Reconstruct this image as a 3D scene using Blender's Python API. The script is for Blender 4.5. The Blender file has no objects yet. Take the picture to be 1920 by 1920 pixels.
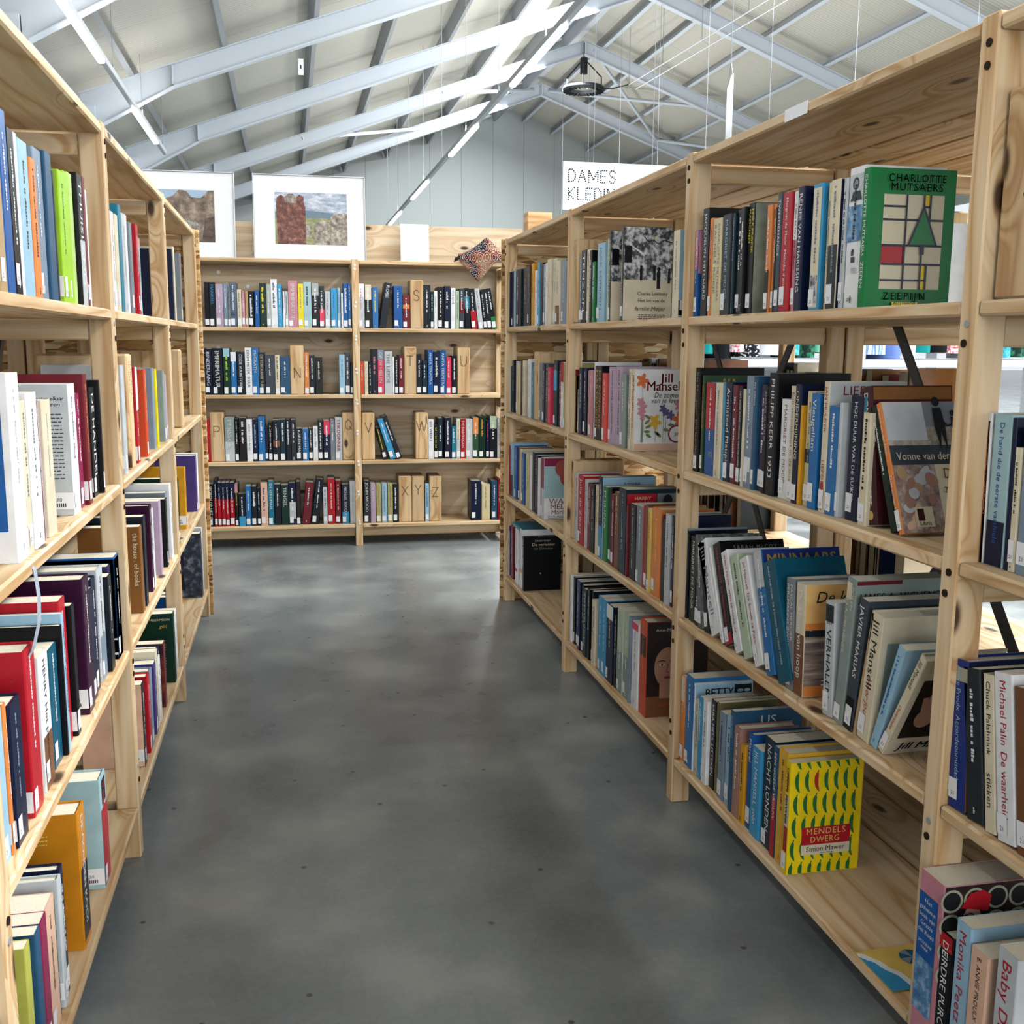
import bpy, bmesh, math, random
from mathutils import Matrix, Vector, noise
random.seed(7)
sc = bpy.context.scene
COL = sc.collection

# ------------------------------------------------------------------ camera, world, exposure, large lamps
cam_d = bpy.data.cameras.new('camera'); cam = bpy.data.objects.new('camera', cam_d); COL.objects.link(cam)
cam_d.sensor_width = 36.0; cam_d.lens = 36.0 * 1957.31 / 1920.0; cam_d.clip_start = 0.02; cam_d.clip_end = 200
def cam_axes(yaw, pit, rol):
    right = Vector((math.cos(yaw), -math.sin(yaw), 0)); fwd = Vector((math.sin(yaw), math.cos(yaw), 0)); up = Vector((0, 0, 1))
    f2 = fwd * math.cos(pit) - up * math.sin(pit); u2 = up * math.cos(pit) + fwd * math.sin(pit)
    r3 = right * math.cos(rol) + u2 * math.sin(rol); u3 = u2 * math.cos(rol) - right * math.sin(rol)
    return r3, u3, f2
_r, _u, _f = cam_axes(0.2095, 0.1624, 0.0069)
cam.matrix_world = Matrix(((_r.x, _u.x, -_f.x, 0), (_r.y, _u.y, -_f.y, 0), (_r.z, _u.z, -_f.z, 1.1), (0, 0, 0, 1)))
sc.camera = cam
sc.view_settings.view_transform = 'Standard'; sc.view_settings.look = 'None'
sc.view_settings.gamma = 1; sc.view_settings.use_curve_mapping = False
sc.view_settings.exposure = 0.36
W = bpy.data.worlds.new('sky'); sc.world = W; W.use_nodes = True
bg = W.node_tree.nodes['Background']; bg.inputs[0].default_value = (0.86, 0.93, 1.0, 1); bg.inputs[1].default_value = 0.75
sc.cycles.use_denoising = True
sc.cycles.max_bounces = 6; sc.cycles.diffuse_bounces = 1; sc.cycles.glossy_bounces = 3; sc.cycles.transparent_max_bounces = 12
sc.cycles.sample_clamp_indirect = 6; sc.cycles.caustics_reflective = False; sc.cycles.caustics_refractive = False

def area(name, loc, size, size_y, power, rot=(0, 0, 0), col=(1, 1, 1)):
    l = bpy.data.lights.new(name, 'AREA'); l.shape = 'RECTANGLE'; l.size = size; l.size_y = size_y; l.energy = power; l.color = col
    o = bpy.data.objects.new(name, l); o.location = loc; o.rotation_euler = rot; COL.objects.link(o); return o
# daylight that falls through the long ridge skylight
area('skylight_daylight', (7.35, 15.5, 8.28), 1.0, 38.6, 4800, (0, math.radians(20), 0), (0.93, 0.97, 1.0))

# daylight from the windows along the far side of the shop
area('window_daylight', (19.2, 7.0, 2.4), 3.2, 22, 1700, (0, math.radians(84), 0), (.95, .98, 1.0))

# added fill behind the viewer, brightening the faces turned that way
area('viewer_side_fill', (3.5, -7.6, 2.6), 13, 4.4, 760, (math.radians(90), 0, 0), (.97, .98, 1.0))

# ------------------------------------------------------------------ materials
def lin(c): return c / 12.92 if c <= 0.04045 else ((c + 0.055) / 1.055) ** 2.4
def hexc(h): return tuple(lin(int(h[i:i + 2], 16) / 255) for i in (0, 2, 4)) + (1,)
def new_mat(name, rough=.5, spec=.3):
    m = bpy.data.materials.new(name); m.use_nodes = True; nt = m.node_tree
    b = nt.nodes['Principled BSDF']; b.inputs['Roughness'].default_value = rough; b.inputs['Specular IOR Level'].default_value = spec
    return m, nt, b
def N(nt, t, **k):
    n = nt.nodes.new(t)
    for a, v in k.items():
        if a.startswith('i_'): n.inputs[a[2:].replace('_', ' ')].default_value = v
        else: setattr(n, a, v)
    return n
def ramp(nt, src, stops, interp='LINEAR'):
    r = nt.nodes.new('ShaderNodeValToRGB'); nt.links.new(src, r.inputs[0]); e = r.color_ramp.elements; r.color_ramp.interpolation = interp
    while len(e) < len(stops): e.new(0.5)
    for x, (p, c) in zip(e, stops): x.position = p; x.color = hexc(c) if isinstance(c, str) else c
    return r.outputs[0]
def mix(nt, f, a, b, mode='MIX'):
    n = nt.nodes.new('ShaderNodeMix'); n.data_type = 'RGBA'; n.blend_type = mode
    for s, v in ((n.inputs[0], f), (n.inputs[6], a), (n.inputs[7], b)):
        if isinstance(v, (int, float)): s.default_value = v
        elif isinstance(v, tuple): s.default_value = v
        else: nt.links.new(v, s)
    return n.outputs[2]
def plain(name, h, rough=.45, spec=.3, var=0.0, scale=30):
    m, nt, b = new_mat(name, rough, spec)
    if var:
        tc = N(nt, 'ShaderNodeTexCoord'); n = N(nt, 'ShaderNodeTexNoise', i_Scale=scale, i_Detail=4.0); nt.links.new(tc.outputs['Object'], n.inputs['Vector'])
        c = hexc(h); lo = tuple(x * (1 - var) for x in c[:3]) + (1,); hi = tuple(min(1, x * (1 + var)) for x in c[:3]) + (1,)
        nt.links.new(ramp(nt, n.outputs[0], [(.3, lo), (.7, hi)]), b.inputs['Base Color'])
    else: b.inputs['Base Color'].default_value = hexc(h)
    return m
def emit(name, col, s):
    m = bpy.data.materials.new(name); m.use_nodes = True; nt = m.node_tree; nt.nodes.clear()
    e = N(nt, 'ShaderNodeEmission'); e.inputs[0].default_value = col; e.inputs[1].default_value = s
    o = N(nt, 'ShaderNodeOutputMaterial'); nt.links.new(e.outputs[0], o.inputs[0]); return m

def wood(name, lightc, midc, darkc, knots=1.0, grain=1.0):
    m, nt, b = new_mat(name, .55, .25)
    uv = N(nt, 'ShaderNodeUVMap', uv_map='UV'); oi = N(nt, 'ShaderNodeObjectInfo')
    off = N(nt, 'ShaderNodeVectorMath', operation='SCALE'); off.inputs[0].default_value = (37.3, 11.7, 5.1); nt.links.new(oi.outputs['Random'], off.inputs['Scale'])
    add = N(nt, 'ShaderNodeVectorMath', operation='ADD'); nt.links.new(uv.outputs[0], add.inputs[0]); nt.links.new(off.outputs[0], add.inputs[1])
    # knots: sparse points in the plane of the board
    mk = N(nt, 'ShaderNodeMapping'); mk.inputs['Scale'].default_value = (3.6, 8.5, 1); nt.links.new(add.outputs[0], mk.inputs[0])
    vo = N(nt, 'ShaderNodeTexVoronoi', voronoi_dimensions='2D', feature='F1'); vo.inputs['Scale'].default_value = 1.0; nt.links.new(mk.outputs[0], vo.inputs['Vector'])
    sep = N(nt, 'ShaderNodeSeparateColor'); nt.links.new(vo.outputs['Color'], sep.inputs[0])
    gate = N(nt, 'ShaderNodeMath', operation='LESS_THAN'); nt.links.new(sep.outputs[0], gate.inputs[0]); gate.inputs[1].default_value = .34 * knots
    kn = N(nt, 'ShaderNodeMapRange', interpolation_type='SMOOTHSTEP'); kn.inputs['From Min'].default_value = .045; kn.inputs['From Max'].default_value = .12; kn.inputs['To Min'].default_value = 1; kn.inputs['To Max'].default_value = 0
    nt.links.new(vo.outputs['Distance'], kn.inputs['Value'])
    knot = N(nt, 'ShaderNodeMath', operation='MULTIPLY'); nt.links.new(kn.outputs[0], knot.inputs[0]); nt.links.new(gate.outputs[0], knot.inputs[1])
    halo = N(nt, 'ShaderNodeMapRange', interpolation_type='SMOOTHSTEP'); halo.inputs['From Min'].default_value = .05; halo.inputs['From Max'].default_value = .45; halo.inputs['To Min'].default_value = 1; halo.inputs['To Max'].default_value = 0
    nt.links.new(vo.outputs['Distance'], halo.inputs['Value'])
    hk = N(nt, 'ShaderNodeMath', operation='MULTIPLY'); nt.links.new(halo.outputs[0], hk.inputs[0]); nt.links.new(gate.outputs[0], hk.inputs[1])
    # rings: long stretched noise, bent round the knots
    mg = N(nt, 'ShaderNodeMapping'); mg.inputs['Scale'].default_value = (1.3, 16, 1); nt.links.new(add.outputs[0], mg.inputs[0])
    bend = N(nt, 'ShaderNodeVectorMath', operation='MULTIPLY_ADD'); cb = N(nt, 'ShaderNodeCombineXYZ'); nt.links.new(hk.outputs[0], cb.inputs[1])
    nt.links.new(cb.outputs[0], bend.inputs[0]); bend.inputs[1].default_value = (0, 1.6, 0); nt.links.new(mg.outputs[0], bend.inputs[2])
    ns = N(nt, 'ShaderNodeTexNoise', i_Scale=1.0, i_Detail=2.0, i_Roughness=.5); nt.links.new(bend.outputs[0], ns.inputs['Vector'])
    sc_ = N(nt, 'ShaderNodeMath', operation='MULTIPLY'); nt.links.new(ns.outputs[0], sc_.inputs[0]); sc_.inputs[1].default_value = 9 * grain
    fr = N(nt, 'ShaderNodeMath', operation='PINGPONG'); nt.links.new(sc_.outputs[0], fr.inputs[0]); fr.inputs[1].default_value = 1.0
    fine = N(nt, 'ShaderNodeTexNoise', i_Scale=1.0, i_Detail=5.0, i_Roughness=.65); mf = N(nt, 'ShaderNodeMapping'); mf.inputs['Scale'].default_value = (6, 130, 1); nt.links.new(add.outputs[0], mf.inputs[0]); nt.links.new(mf.outputs[0], fine.inputs['Vector'])
    base = ramp(nt, fr.outputs[0], [(0, lightc), (.62, midc), (.97, darkc)])
    base = mix(nt, .22, base, ramp(nt, fine.outputs[0], [(.3, darkc), (.7, lightc)]))
    hs = N(nt, 'ShaderNodeHueSaturation'); mr = N(nt, 'ShaderNodeMapRange'); nt.links.new(oi.outputs['Random'], mr.inputs[0]); mr.inputs[3].default_value = .88; mr.inputs[4].default_value = 1.08
    nt.links.new(mr.outputs[0], hs.inputs['Value']); nt.links.new(base, hs.inputs['Color'])
    out = mix(nt, knot.outputs[0], hs.outputs[0], hexc('4a3524'))
    nt.links.new(out, b.inputs['Base Color'])
    bp = N(nt, 'ShaderNodeBump', i_Strength=.12, i_Distance=.002); nt.links.new(fine.outputs[0], bp.inputs['Height']); nt.links.new(bp.outputs[0], b.inputs['Normal'])
    return m
PINE = wood('pine', 'e8d0ab', 'dab98c', 'bf9361')
PINE_BLOCK = wood('pine_block', 'e4c79b', 'd6b385', 'b58a5c', .8, .8)
PLY = wood('plywood', 'eddcc0', 'e4cca9', 'ceae88', .7, .6)

def osb():
    m, nt, b = new_mat('osb', .6, .2); tc = N(nt, 'ShaderNodeTexCoord'); cols = None
    gate = N(nt, 'ShaderNodeTexNoise', i_Scale=38.0, i_Detail=1.0); nt.links.new(tc.outputs['Object'], gate.inputs['Vector'])
    for k, (rot, s) in enumerate(((.5, 62), (2.1, 70), (1.2, 55), (2.8, 66))):
        mp = N(nt, 'ShaderNodeMapping'); mp.inputs['Rotation'].default_value = (0, rot, rot * .7); mp.inputs['Scale'].default_value = (.22, 1, 1); nt.links.new(tc.outputs['Object'], mp.inputs[0])
        v = N(nt, 'ShaderNodeTexVoronoi', feature='F1'); v.inputs['Scale'].default_value = s; nt.links.new(mp.outputs[0], v.inputs['Vector'])
        sp = N(nt, 'ShaderNodeSeparateColor'); nt.links.new(v.outputs['Color'], sp.inputs[0])
        c = ramp(nt, sp.outputs[0], [(.0, '6a4526'), (.22, '9c7243'), (.55, 'c79d66'), (.85, 'dcbb88'), (1, 'edd9b2')])
        if cols is None: cols = c
        else:
            g = N(nt, 'ShaderNodeMath', operation='GREATER_THAN'); nt.links.new(sp.outputs[1], g.inputs[0]); g.inputs[1].default_value = .42; cols = mix(nt, g.outputs[0], cols, c)
    nt.links.new(cols, b.inputs['Base Color']); return m
OSB = osb()

PAL = dict(bk=('090b10', 'black'), dk=('0e1720', 'dark slate'), dk2=('121d28', 'charcoal blue'), dk3=('1c1a1a', 'dark brown-black'), dkg=('262c30', 'dark grey'),
 nv=('0e1936', 'navy blue'), nv2=('20347c', 'royal blue'), bl=('17579c', 'bright blue'), bl2=('2a70ad', 'medium blue'), bl3=('2b5372', 'steel blue'), sk=('3d9aca', 'sky blue'), lb=('9cc3d8', 'pale blue'),
 gb=('7f90a1', 'grey-blue'), tl=('26798f', 'teal'), tl2=('0f2c37', 'dark teal'), tl3=('10556c', 'deep teal'), lt=('a3c4c8', 'pale teal'), gg=('8b9a94', 'grey-green'), gn=('257a40', 'green'), gn2=('314f36', 'forest green'),
 gr2=('077a3c', 'vivid green'), dg=('0d3024', 'bottle green'), dg2=('14261f', 'blackish green'), lg=('a2d02f', 'lime green'), lg3=('c3dc88', 'pale lime'), lgn=('b7c8ad', 'pale green'), ol=('b3a76b', 'olive cream'),
 ol2=('6d6742', 'dark olive'), ol3=('b8b955', 'olive yellow'), yl=('efd916', 'yellow'), ye=('f3d317', 'bright yellow'), yo=('e2bf63', 'yellow-orange'), mu=('d89c22', 'mustard'), mu2=('e5b23c', 'golden yellow'),
 oc=('c7801b', 'ochre orange'), ro=('cb4c29', 'red-orange'), rc=('b53f24', 'brick red'), co=('db4e45', 'coral red'), rd=('b41d2a', 'red'), dr=('6d1c26', 'maroon'), dm=('3d151c', 'dark maroon'), hp=('da3f5c', 'hot pink'),
 pm=('8d264d', 'magenta'), pk=('c98792', 'dusty pink'), pe=('e4ba9f', 'peach'), lv=('b8a1b6', 'lavender'), pu=('48397a', 'purple'), pu2=('322c50', 'dark violet'), pu3=('35122f', 'plum'), br=('784d32', 'brown'),
 bw=('83572a', 'tan brown'), bp=('a57d6d', 'pinkish brown'), tn=('b99b73', 'tan'), cr=('dfd3b6', 'cream'), cr2=('d9ca9c', 'pale yellow'), lgy=('c3c8ca', 'light grey'), lg2=('a9b0ac', 'mid grey'), gy=('7d848a', 'grey'),
 gy2=('3e474f', 'slate grey'), wh=('e9eaea', 'white'), ph=('56697a', 'mottled blue-grey'))
PAL['or'] = ('e28846', 'orange')
MATS = {}
def cm(code):
    if code not in MATS:
        MATS[code] = plain('print_' + PAL[code][1].replace(' ', '_').replace('-', '_'), PAL[code][0], .34, .2, .10 if code != 'ph' else .6, 22)
    return MATS[code]
PAPER = plain('book_pages', 'e6dcc4', .8, .1, .06, 300)
STICK = plain('sticker_paper', 'f0f1f2', .4, .3)
INK = plain('black_ink', '15171c', .6, .2)
def photo(name, stops, scale=25, detail=6, squash=(1, 1, 1), rough=.35, rot=(0, 0, 0)):
    m, nt, b = new_mat(name, rough, .35); tc = N(nt, 'ShaderNodeTexCoord'); mp = N(nt, 'ShaderNodeMapping'); mp.inputs['Scale'].default_value = squash; mp.inputs['Rotation'].default_value = rot
    nt.links.new(tc.outputs['Object'], mp.inputs[0]); n = N(nt, 'ShaderNodeTexNoise', i_Scale=scale, i_Detail=detail, i_Roughness=.62); nt.links.new(mp.outputs[0], n.inputs['Vector'])
    nt.links.new(ramp(nt, n.outputs[0], stops), b.inputs['Base Color']); return m

# ------------------------------------------------------------------ mesh building
class MB:
    def __init__(s): s.v = []; s.f = []; s.m = []; s.uv = []; s.mats = []
    def mi(s, mat):
        if mat not in s.mats: s.mats.append(mat)
        return s.mats.index(mat)
    def add(s, vs, fs, mat, uvs=None, M=None):
        o = len(s.v); i = s.mi(mat)
        s.v += [tuple(M @ Vector(p)) for p in vs] if M is not None else [tuple(p) for p in vs]
        for k, f in enumerate(fs):
            s.f.append(tuple(o + a for a in f)); s.m.append(i)
            s.uv.append(uvs[k] if uvs else None)
    def box(s, c, d, mat, M=None, ch=0.0):
        # chamfered box with uv in metres: u along the longest side
        hx, hy, hz = (x / 2 for x in d); ax = max(range(3), key=lambda i: d[i])
        if ch <= 0:
            vs = [(c[0] + sx * hx, c[1] + sy * hy, c[2] + sz * hz) for sx in (-1, 1) for sy in (-1, 1) for sz in (-1, 1)]
            fs = [(0, 1, 3, 2), (4, 6, 7, 5), (0, 4, 5, 1), (2, 3, 7, 6), (0, 2, 6, 4), (1, 5, 7, 3)]
        else:
            ch = min(ch, hx * .45, hy * .45, hz * .45); vs = []; idx = {}
            for sx in (-1, 1):
                for sy in (-1, 1):
                    for sz in (-1, 1):
                        for a in range(3):
                            p = [sx * hx, sy * hy, sz * hz]; e = [sx, sy, sz]
                            for b in range(3):
                                if b != a: p[b] -= e[b] * ch
                            idx[(sx, sy, sz, a)] = len(vs); vs.append((c[0] + p[0], c[1] + p[1], c[2] + p[2]))
            fs = []
            for a in range(3):
                b, d_ = [(1, 2), (2, 0), (0, 1)][a]
                for s_ in (-1, 1):
                    q = []
                    for (u, w) in ((-1, -1), (1, -1), (1, 1), (-1, 1)):
                        e = [0, 0, 0]; e[a] = s_; e[b] = u; e[d_] = w; q.append(idx[(*e, a)])
                    fs.append(tuple(q) if s_ > 0 else tuple(q[::-1]))
            for a in range(3):      # edges along axis a
                b, d_ = [(1, 2), (2, 0), (0, 1)][a]
                for u in (-1, 1):
                    for w in (-1, 1):
                        def g(sa, face):
                            e = [0, 0, 0]; e[a] = sa; e[b] = u; e[d_] = w; return idx[(*e, face)]
                        q = (g(-1, b), g(1, b), g(1, d_), g(-1, d_)); fs.append(q if u * w < 0 else q[::-1])
            for sx in (-1, 1):
                for sy in (-1, 1):
                    for sz in (-1, 1):
                        q = tuple(idx[(sx, sy, sz, a)] for a in range(3)); fs.append(q if sx * sy * sz > 0 else q[::-1])
        o1, o2 = [i for i in range(3) if i != ax]
        uvs = []
        for f in fs:
            P = [vs[i] for i in f]; sp = [max(p[i] for p in P) - min(p[i] for p in P) for i in range(3)]
            if sp[ax] < 1e-3 + .5 * min(d): uvs.append([(p[o1] * .25, p[o2] + 3) for p in P])
            else:
                w = o1 if sp[o1] >= sp[o2] else o2; uvs.append([(p[ax], p[w] + (.0 if w == o1 else 1.37)) for p in P])
        s.add(vs, fs, mat, uvs, M)
    def tube(s, pts, r, mat, n=8, cap=True):
        pts = [Vector(p) for p in pts]; vs = []; fs = []
        for i, p in enumerate(pts):
            t = (pts[min(i + 1, len(pts) - 1)] - pts[max(i - 1, 0)]).normalized(); a = t.orthogonal().normalized() if i == 0 else (a - t * a.dot(t)).normalized(); b = t.cross(a)
            rr = r[i] if isinstance(r, (list, tuple)) else r
            vs += [p + (a * math.cos(2 * math.pi * k / n) + b * math.sin(2 * math.pi * k / n)) * rr for k in range(n)]
        for i in range(len(pts) - 1):
            for k in range(n): fs.append((i * n + k, i * n + (k + 1) % n, (i + 1) * n + (k + 1) % n, (i + 1) * n + k))
        if cap: fs += [tuple(range(n))[::-1], tuple(range((len(pts) - 1) * n, len(pts) * n))]
        s.add(vs, fs, mat)
    def prism(s, poly, axis, a0, a1, mat, uvscale=1):
        # polygon in the plane normal to axis ('x': (y,z), 'y': (x,z), 'z': (x,y)) extruded from a0 to a1
        def P(p, a): return {'x': (a, p[0], p[1]), 'y': (p[0], a, p[1]), 'z': (p[0], p[1], a)}[axis]
        n = len(poly); vs = [P(p, a0) for p in poly] + [P(p, a1) for p in poly]
        fs = [tuple(range(n))[::-1], tuple(range(n, 2 * n))] + [(k, (k + 1) % n, n + (k + 1) % n, n + k) for k in range(n)]
        s.add(vs, fs, mat)
    def mesh(s, name, smooth=False):
        me = bpy.data.meshes.new(name); me.from_pydata(s.v, [], s.f)
        for m in s.mats: me.materials.append(m)
        me.polygons.foreach_set('material_index', s.m)
        if any(u for u in s.uv):
            l = me.uv_layers.new(name='UV'); flat = []
            for f, u in zip(s.f, s.uv):
                for q in (u if u else [(0, 0)] * len(f)): flat += q
            l.data.foreach_set('uv', flat)
        if smooth: me.polygons.foreach_set('use_smooth', [True] * len(me.polygons))
        me.update(); return me
    def obj(s, name, parent=None, smooth=False):
        return link(name, s.mesh(name, smooth), parent)
def link(name, me, parent=None, loc=None):
    o = bpy.data.objects.new(name, me); COL.objects.link(o)
    if parent is not None: o.parent = parent
    if loc is not None: o.location = loc
    return o
def fix_normals(me):
    b = bmesh.new(); b.from_mesh(me); bmesh.ops.recalc_face_normals(b, faces=b.faces); b.to_mesh(me); b.free()
def tag(o, label, cat, group=None):
    o['label'] = label; o['category'] = cat
    if group: o['group'] = group
    return o
def struct(o): o['kind'] = 'structure'; return o
def empty(name, loc=(0, 0, 0), rz=0, parent=None):
    o = bpy.data.objects.new(name, None); o.empty_display_size = .1; COL.objects.link(o); o.location = loc; o.rotation_euler = (0, 0, rz)
    if parent is not None: o.parent = parent
    return o

# glyph outlines of Blender's built-in font, fetched once per character
GL = {}
def load_glyphs(chars, bold):
    cur = []
    def mk(t):
        c = bpy.data.curves.new('t', 'FONT'); c.body = t; c.size = 1; c.resolution_u = 2; c.offset = .018 if bold else 0.0
        o = bpy.data.objects.new('t', c); COL.objects.link(o); cur.append((o, c)); return o
    ref = mk('||'); it = [(ch, mk(ch), mk('|' + ch + '|')) for ch in chars]
    dg = bpy.context.evaluated_depsgraph_get(); dg.update()
    def grab(o):
        e = o.evaluated_get(dg); me = e.to_mesh(); v = [tuple(x.co[:2]) for x in me.vertices]; f = [tuple(p.vertices) for p in me.polygons]; e.to_mesh_clear(); return v, f
    def width(o):
        v, _ = grab(o); xs = [p[0] for p in v]; return max(xs) - min(xs)
    w0 = width(ref)
    for ch, a, b in it: GL[(ch, bold)] = (*grab(a), width(b) - w0)
    for o, c in cur: bpy.data.objects.remove(o); bpy.data.curves.remove(c)
CH = "ABCDEFGHIJKLMNOPQRSTUVWXYZabcdefghijklmnopqrstuvwxyz0123456789.,'&-/:|\u20ac"
load_glyphs(CH, False)
def text_w(t, sp=0.0, bold=False): return sum((.28 if c == ' ' else GL.get((c, False), ([], [], .5))[2]) + sp for c in t)
def put_text(mb, t, size, mapf, mat, sp=0.0, bold=False, shear=0.0, align='C', sx=1.0):
    """lay t on a surface: mapf(a, b) gives the 3-D point of text coordinates a (along), b (up)"""
    w = text_w(t, sp, bold) * size * sx; x = -w / 2 if align == 'C' else 0.0
    for c in t:
        if c == ' ': x += (.28 + sp) * size * sx; continue
        g = GL.get((c, False))
        if not g: continue
        for e in ((-.014, .014) if bold else (0,)): mb.add([mapf(x + (p[0] + e + shear * p[1]) * size * sx, p[1] * size) for p in g[0]], g[1], mat)
        x += (g[2] + sp) * size * sx
    return w
# ------------------------------------------------------------------ building shell
XR, XL, ZS = 0.876, -0.338, [1.507, 1.156, .809, .462, .115]
def concrete():
    m, nt, b = new_mat('polished_concrete', .3, .5); tc = N(nt, 'ShaderNodeTexCoord')
    def noise(scale, detail, rough, dist=0.0, squash=None):
        n = N(nt, 'ShaderNodeTexNoise', i_Scale=scale, i_Detail=detail, i_Roughness=rough, i_Distortion=dist); v = tc.outputs['Object']
        if squash: mp = N(nt, 'ShaderNodeMapping'); mp.inputs['Scale'].default_value = squash; nt.links.new(v, mp.inputs[0]); v = mp.outputs[0]
        nt.links.new(v, n.inputs['Vector']); return n.outputs[0]
    big = noise(1.5, 2.0, .5, 0, (1, .55, 1)); cloud = noise(3.4, 3.0, .5, 0); grit = noise(70, 5.0, .7)
    c = ramp(nt, big, [(.12, '3a4044'), (.50, '8f9696'), (.85, 'd6d8cc')])
    c = mix(nt, .55, c, ramp(nt, cloud, [(.20, '363c42'), (.52, '888f91'), (.82, 'd4d5c8')]))
    c = mix(nt, .14, c, ramp(nt, grit, [(.35, '26282a'), (.7, 'a0a19c')]))
    vo = N(nt, 'ShaderNodeTexVoronoi', voronoi_dimensions='2D'); vo.inputs['Scale'].default_value = 3.2; nt.links.new(tc.outputs['Object'], vo.inputs['Vector'])
    c = mix(nt, ramp(nt, vo.outputs['Distance'], [(.012, (.8, .8, .8, 1)), (.022, (0, 0, 0, 1))]), c, hexc('24262a'))
    nt.links.new(c, b.inputs['Base Color'])
    nt.links.new(ramp(nt, cloud, [(.3, (.24,) * 3 + (1,)), (.7, (.36,) * 3 + (1,))]), b.inputs['Roughness'])
    return m
mb = MB(); mb.box((8, 4, -.1), (60, 72, .2), concrete()); struct(mb.obj('floor'))
STEEL = plain('painted_steel', 'c9d0d7', .45, .4); STEELD = plain('shade_grey_steel', '95989a', .5, .4)  # darker grey holds the left purlins' shade; the eaves purlin shares it
def ribbed(name, h1, h2):
    m, nt, b = new_mat(name, .45, .35); tc = N(nt, 'ShaderNodeTexCoord'); w = N(nt, 'ShaderNodeTexWave', wave_type='BANDS', bands_direction='Y', i_Scale=3.2); nt.links.new(tc.outputs['Object'], w.inputs['Vector'])
    nt.links.new(ramp(nt, w.outputs[0], [(0, h1), (1, h2)]), b.inputs['Base Color']); bp = N(nt, 'ShaderNodeBump', i_Strength=.5, i_Distance=.01); nt.links.new(w.outputs[0], bp.inputs['Height']); nt.links.new(bp.outputs[0], b.inputs['Normal']); return m
ROOF = ribbed('ribbed_roof_sheet', 'c8c2b4', 'd1ccbf'); GABLE = plain('gable_cladding', 'b3bab7', .5, .3)
RX, RZ, SL = 8.08, 9.15, .365            # ridge and slope of the steel
def zr(x): return RZ - SL * abs(x - RX)
PU = .28                                  # purlin depth between rafters and roof sheet
ceil = struct(empty('ceiling', (RX, 0, 0)))
ang = math.atan(SL)
def slope_panel(x0, x1, y0, y1):
    mb = MB(); n = 1; zz = [zr(x) + PU + .005 for x in (x0, x1)]
    vs = []
    for x, z in ((x0, zz[0]), (x1, zz[1])):
        for dz in (0, .06): vs += [(x - RX, y0, z + dz), (x - RX, y1, z + dz)]
    fs = [(0, 1, 5, 4), (2, 6, 7, 3), (0, 4, 6, 2), (1, 3, 7, 5), (0, 2, 3, 1), (4, 5, 7, 6)]
    mb.add(vs, fs, ROOF); return mb
def panel_run(x0, x1):
    me = slope_panel(x0, x1, .004, 1.996).mesh('roof_panel'); fix_normals(me)
    for k in range(-4, 20): link('roof_panel', me, ceil, (0, 2.0 * k - .6, 0))
panel_run(-3.45, 6.72); panel_run(8.09, 19.7)
# skylight strips either side of the ridge: glazing in white frames
GLASS = bpy.data.materials.new('skylight_glazing'); GLASS.use_nodes = True; _n = GLASS.node_tree; _n.nodes.clear()
_t = N(_n, 'ShaderNodeBsdfTransparent'); _t.inputs[0].default_value = (.93, .96, 1, 1); _g = N(_n, 'ShaderNodeBsdfGlossy'); _g.inputs['Roughness'].default_value = .1; _m = N(_n, 'ShaderNodeMixShader'); _m.inputs[0].default_value = .06; _o = N(_n, 'ShaderNodeOutputMaterial')
_n.links.new(_t.outputs[0], _m.inputs[1]); _n.links.new(_g.outputs[0], _m.inputs[2]); _n.links.new(_m.outputs[0], _o.inputs[0])
WHITEP = plain('white_coated_metal', 'e3e8ec', .4, .4)
sky = struct(empty('window_1', (RX, 0, 0)))
mb = MB()
for s in (-1,):
    a, b = (6.72, 8.08)
    mb.add([(a - RX, -8, zr(a) + PU), (b - RX, -8, zr(b) + PU), (b - RX, 39, zr(b) + PU), (a - RX, 39, zr(a) + PU)], [(0, 1, 2, 3)], GLASS)
mb.obj('glass_pane', sky)
mb = MB(); mb.box((0, 15.5, RZ + PU + .02), (.34, 47, .10), WHITEP); mb.obj('ridge_cap', sky)
me = None
for y in [k * 2.5 - 8.5 for k in range(20)]:
    for s in (-1,):
        mb = MB(); a, b = (6.72, 7.95)
        mb.prism([(a - RX, zr(a) + PU - .06), (b - RX, zr(b) + PU - .06), (b - RX, zr(b) + PU + .03), (a - RX, zr(a) + PU + .03)], 'y', -.04, .04, WHITEP)
        o = mb.obj('glazing_bar', sky); fix_normals(o.data); o.location = (0, y, 0)
# rafters: welded I sections with tapered haunches, one frame each 5 m
def rafter(s):
    mb = MB(); xe = 11.3; d0 = .33
    up = lambda x: zr(RX + x)
    kx = 9.83                                    # haunch begins here
    top = [(0, up(0)), (s * xe, up(xe))]; bot = [(0, up(0) - d0), (s * kx, up(kx) - d0 - .01), (s * (kx + 1.15), up(kx) - d0 - .66)]
    poly = [top[0], top[1], (s * xe, bot[2][1]), bot[2], bot[1], bot[0]]
    mb.prism(poly, 'y', -.006, .006, STEEL)
    def flange(p, q, t=.016, w=.085, dn=1):
        v = Vector((q[0] - p[0], q[1] - p[1])); n = Vector((-v.y, v.x)).normalized() * t * dn
        mb.prism([p, q, (q[0] + n.x, q[1] + n.y), (p[0] + n.x, p[1] + n.y)], 'y', -w, w, STEEL)
    flange(top[0], top[1], dn=s); flange(bot[0], bot[1], dn=-s); flange(bot[1], bot[2], dn=-s)
    mb.box((s * .02, 0, up(0) - d0 / 2), (.03, .17, d0), STEEL); mb.box((s * kx, 0, up(kx) - d0 / 2), (.014, .16, d0 - .02), STEEL)
    return mb
BEAMS = [4, 9, 14, 19, 24, 29, 34]
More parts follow.
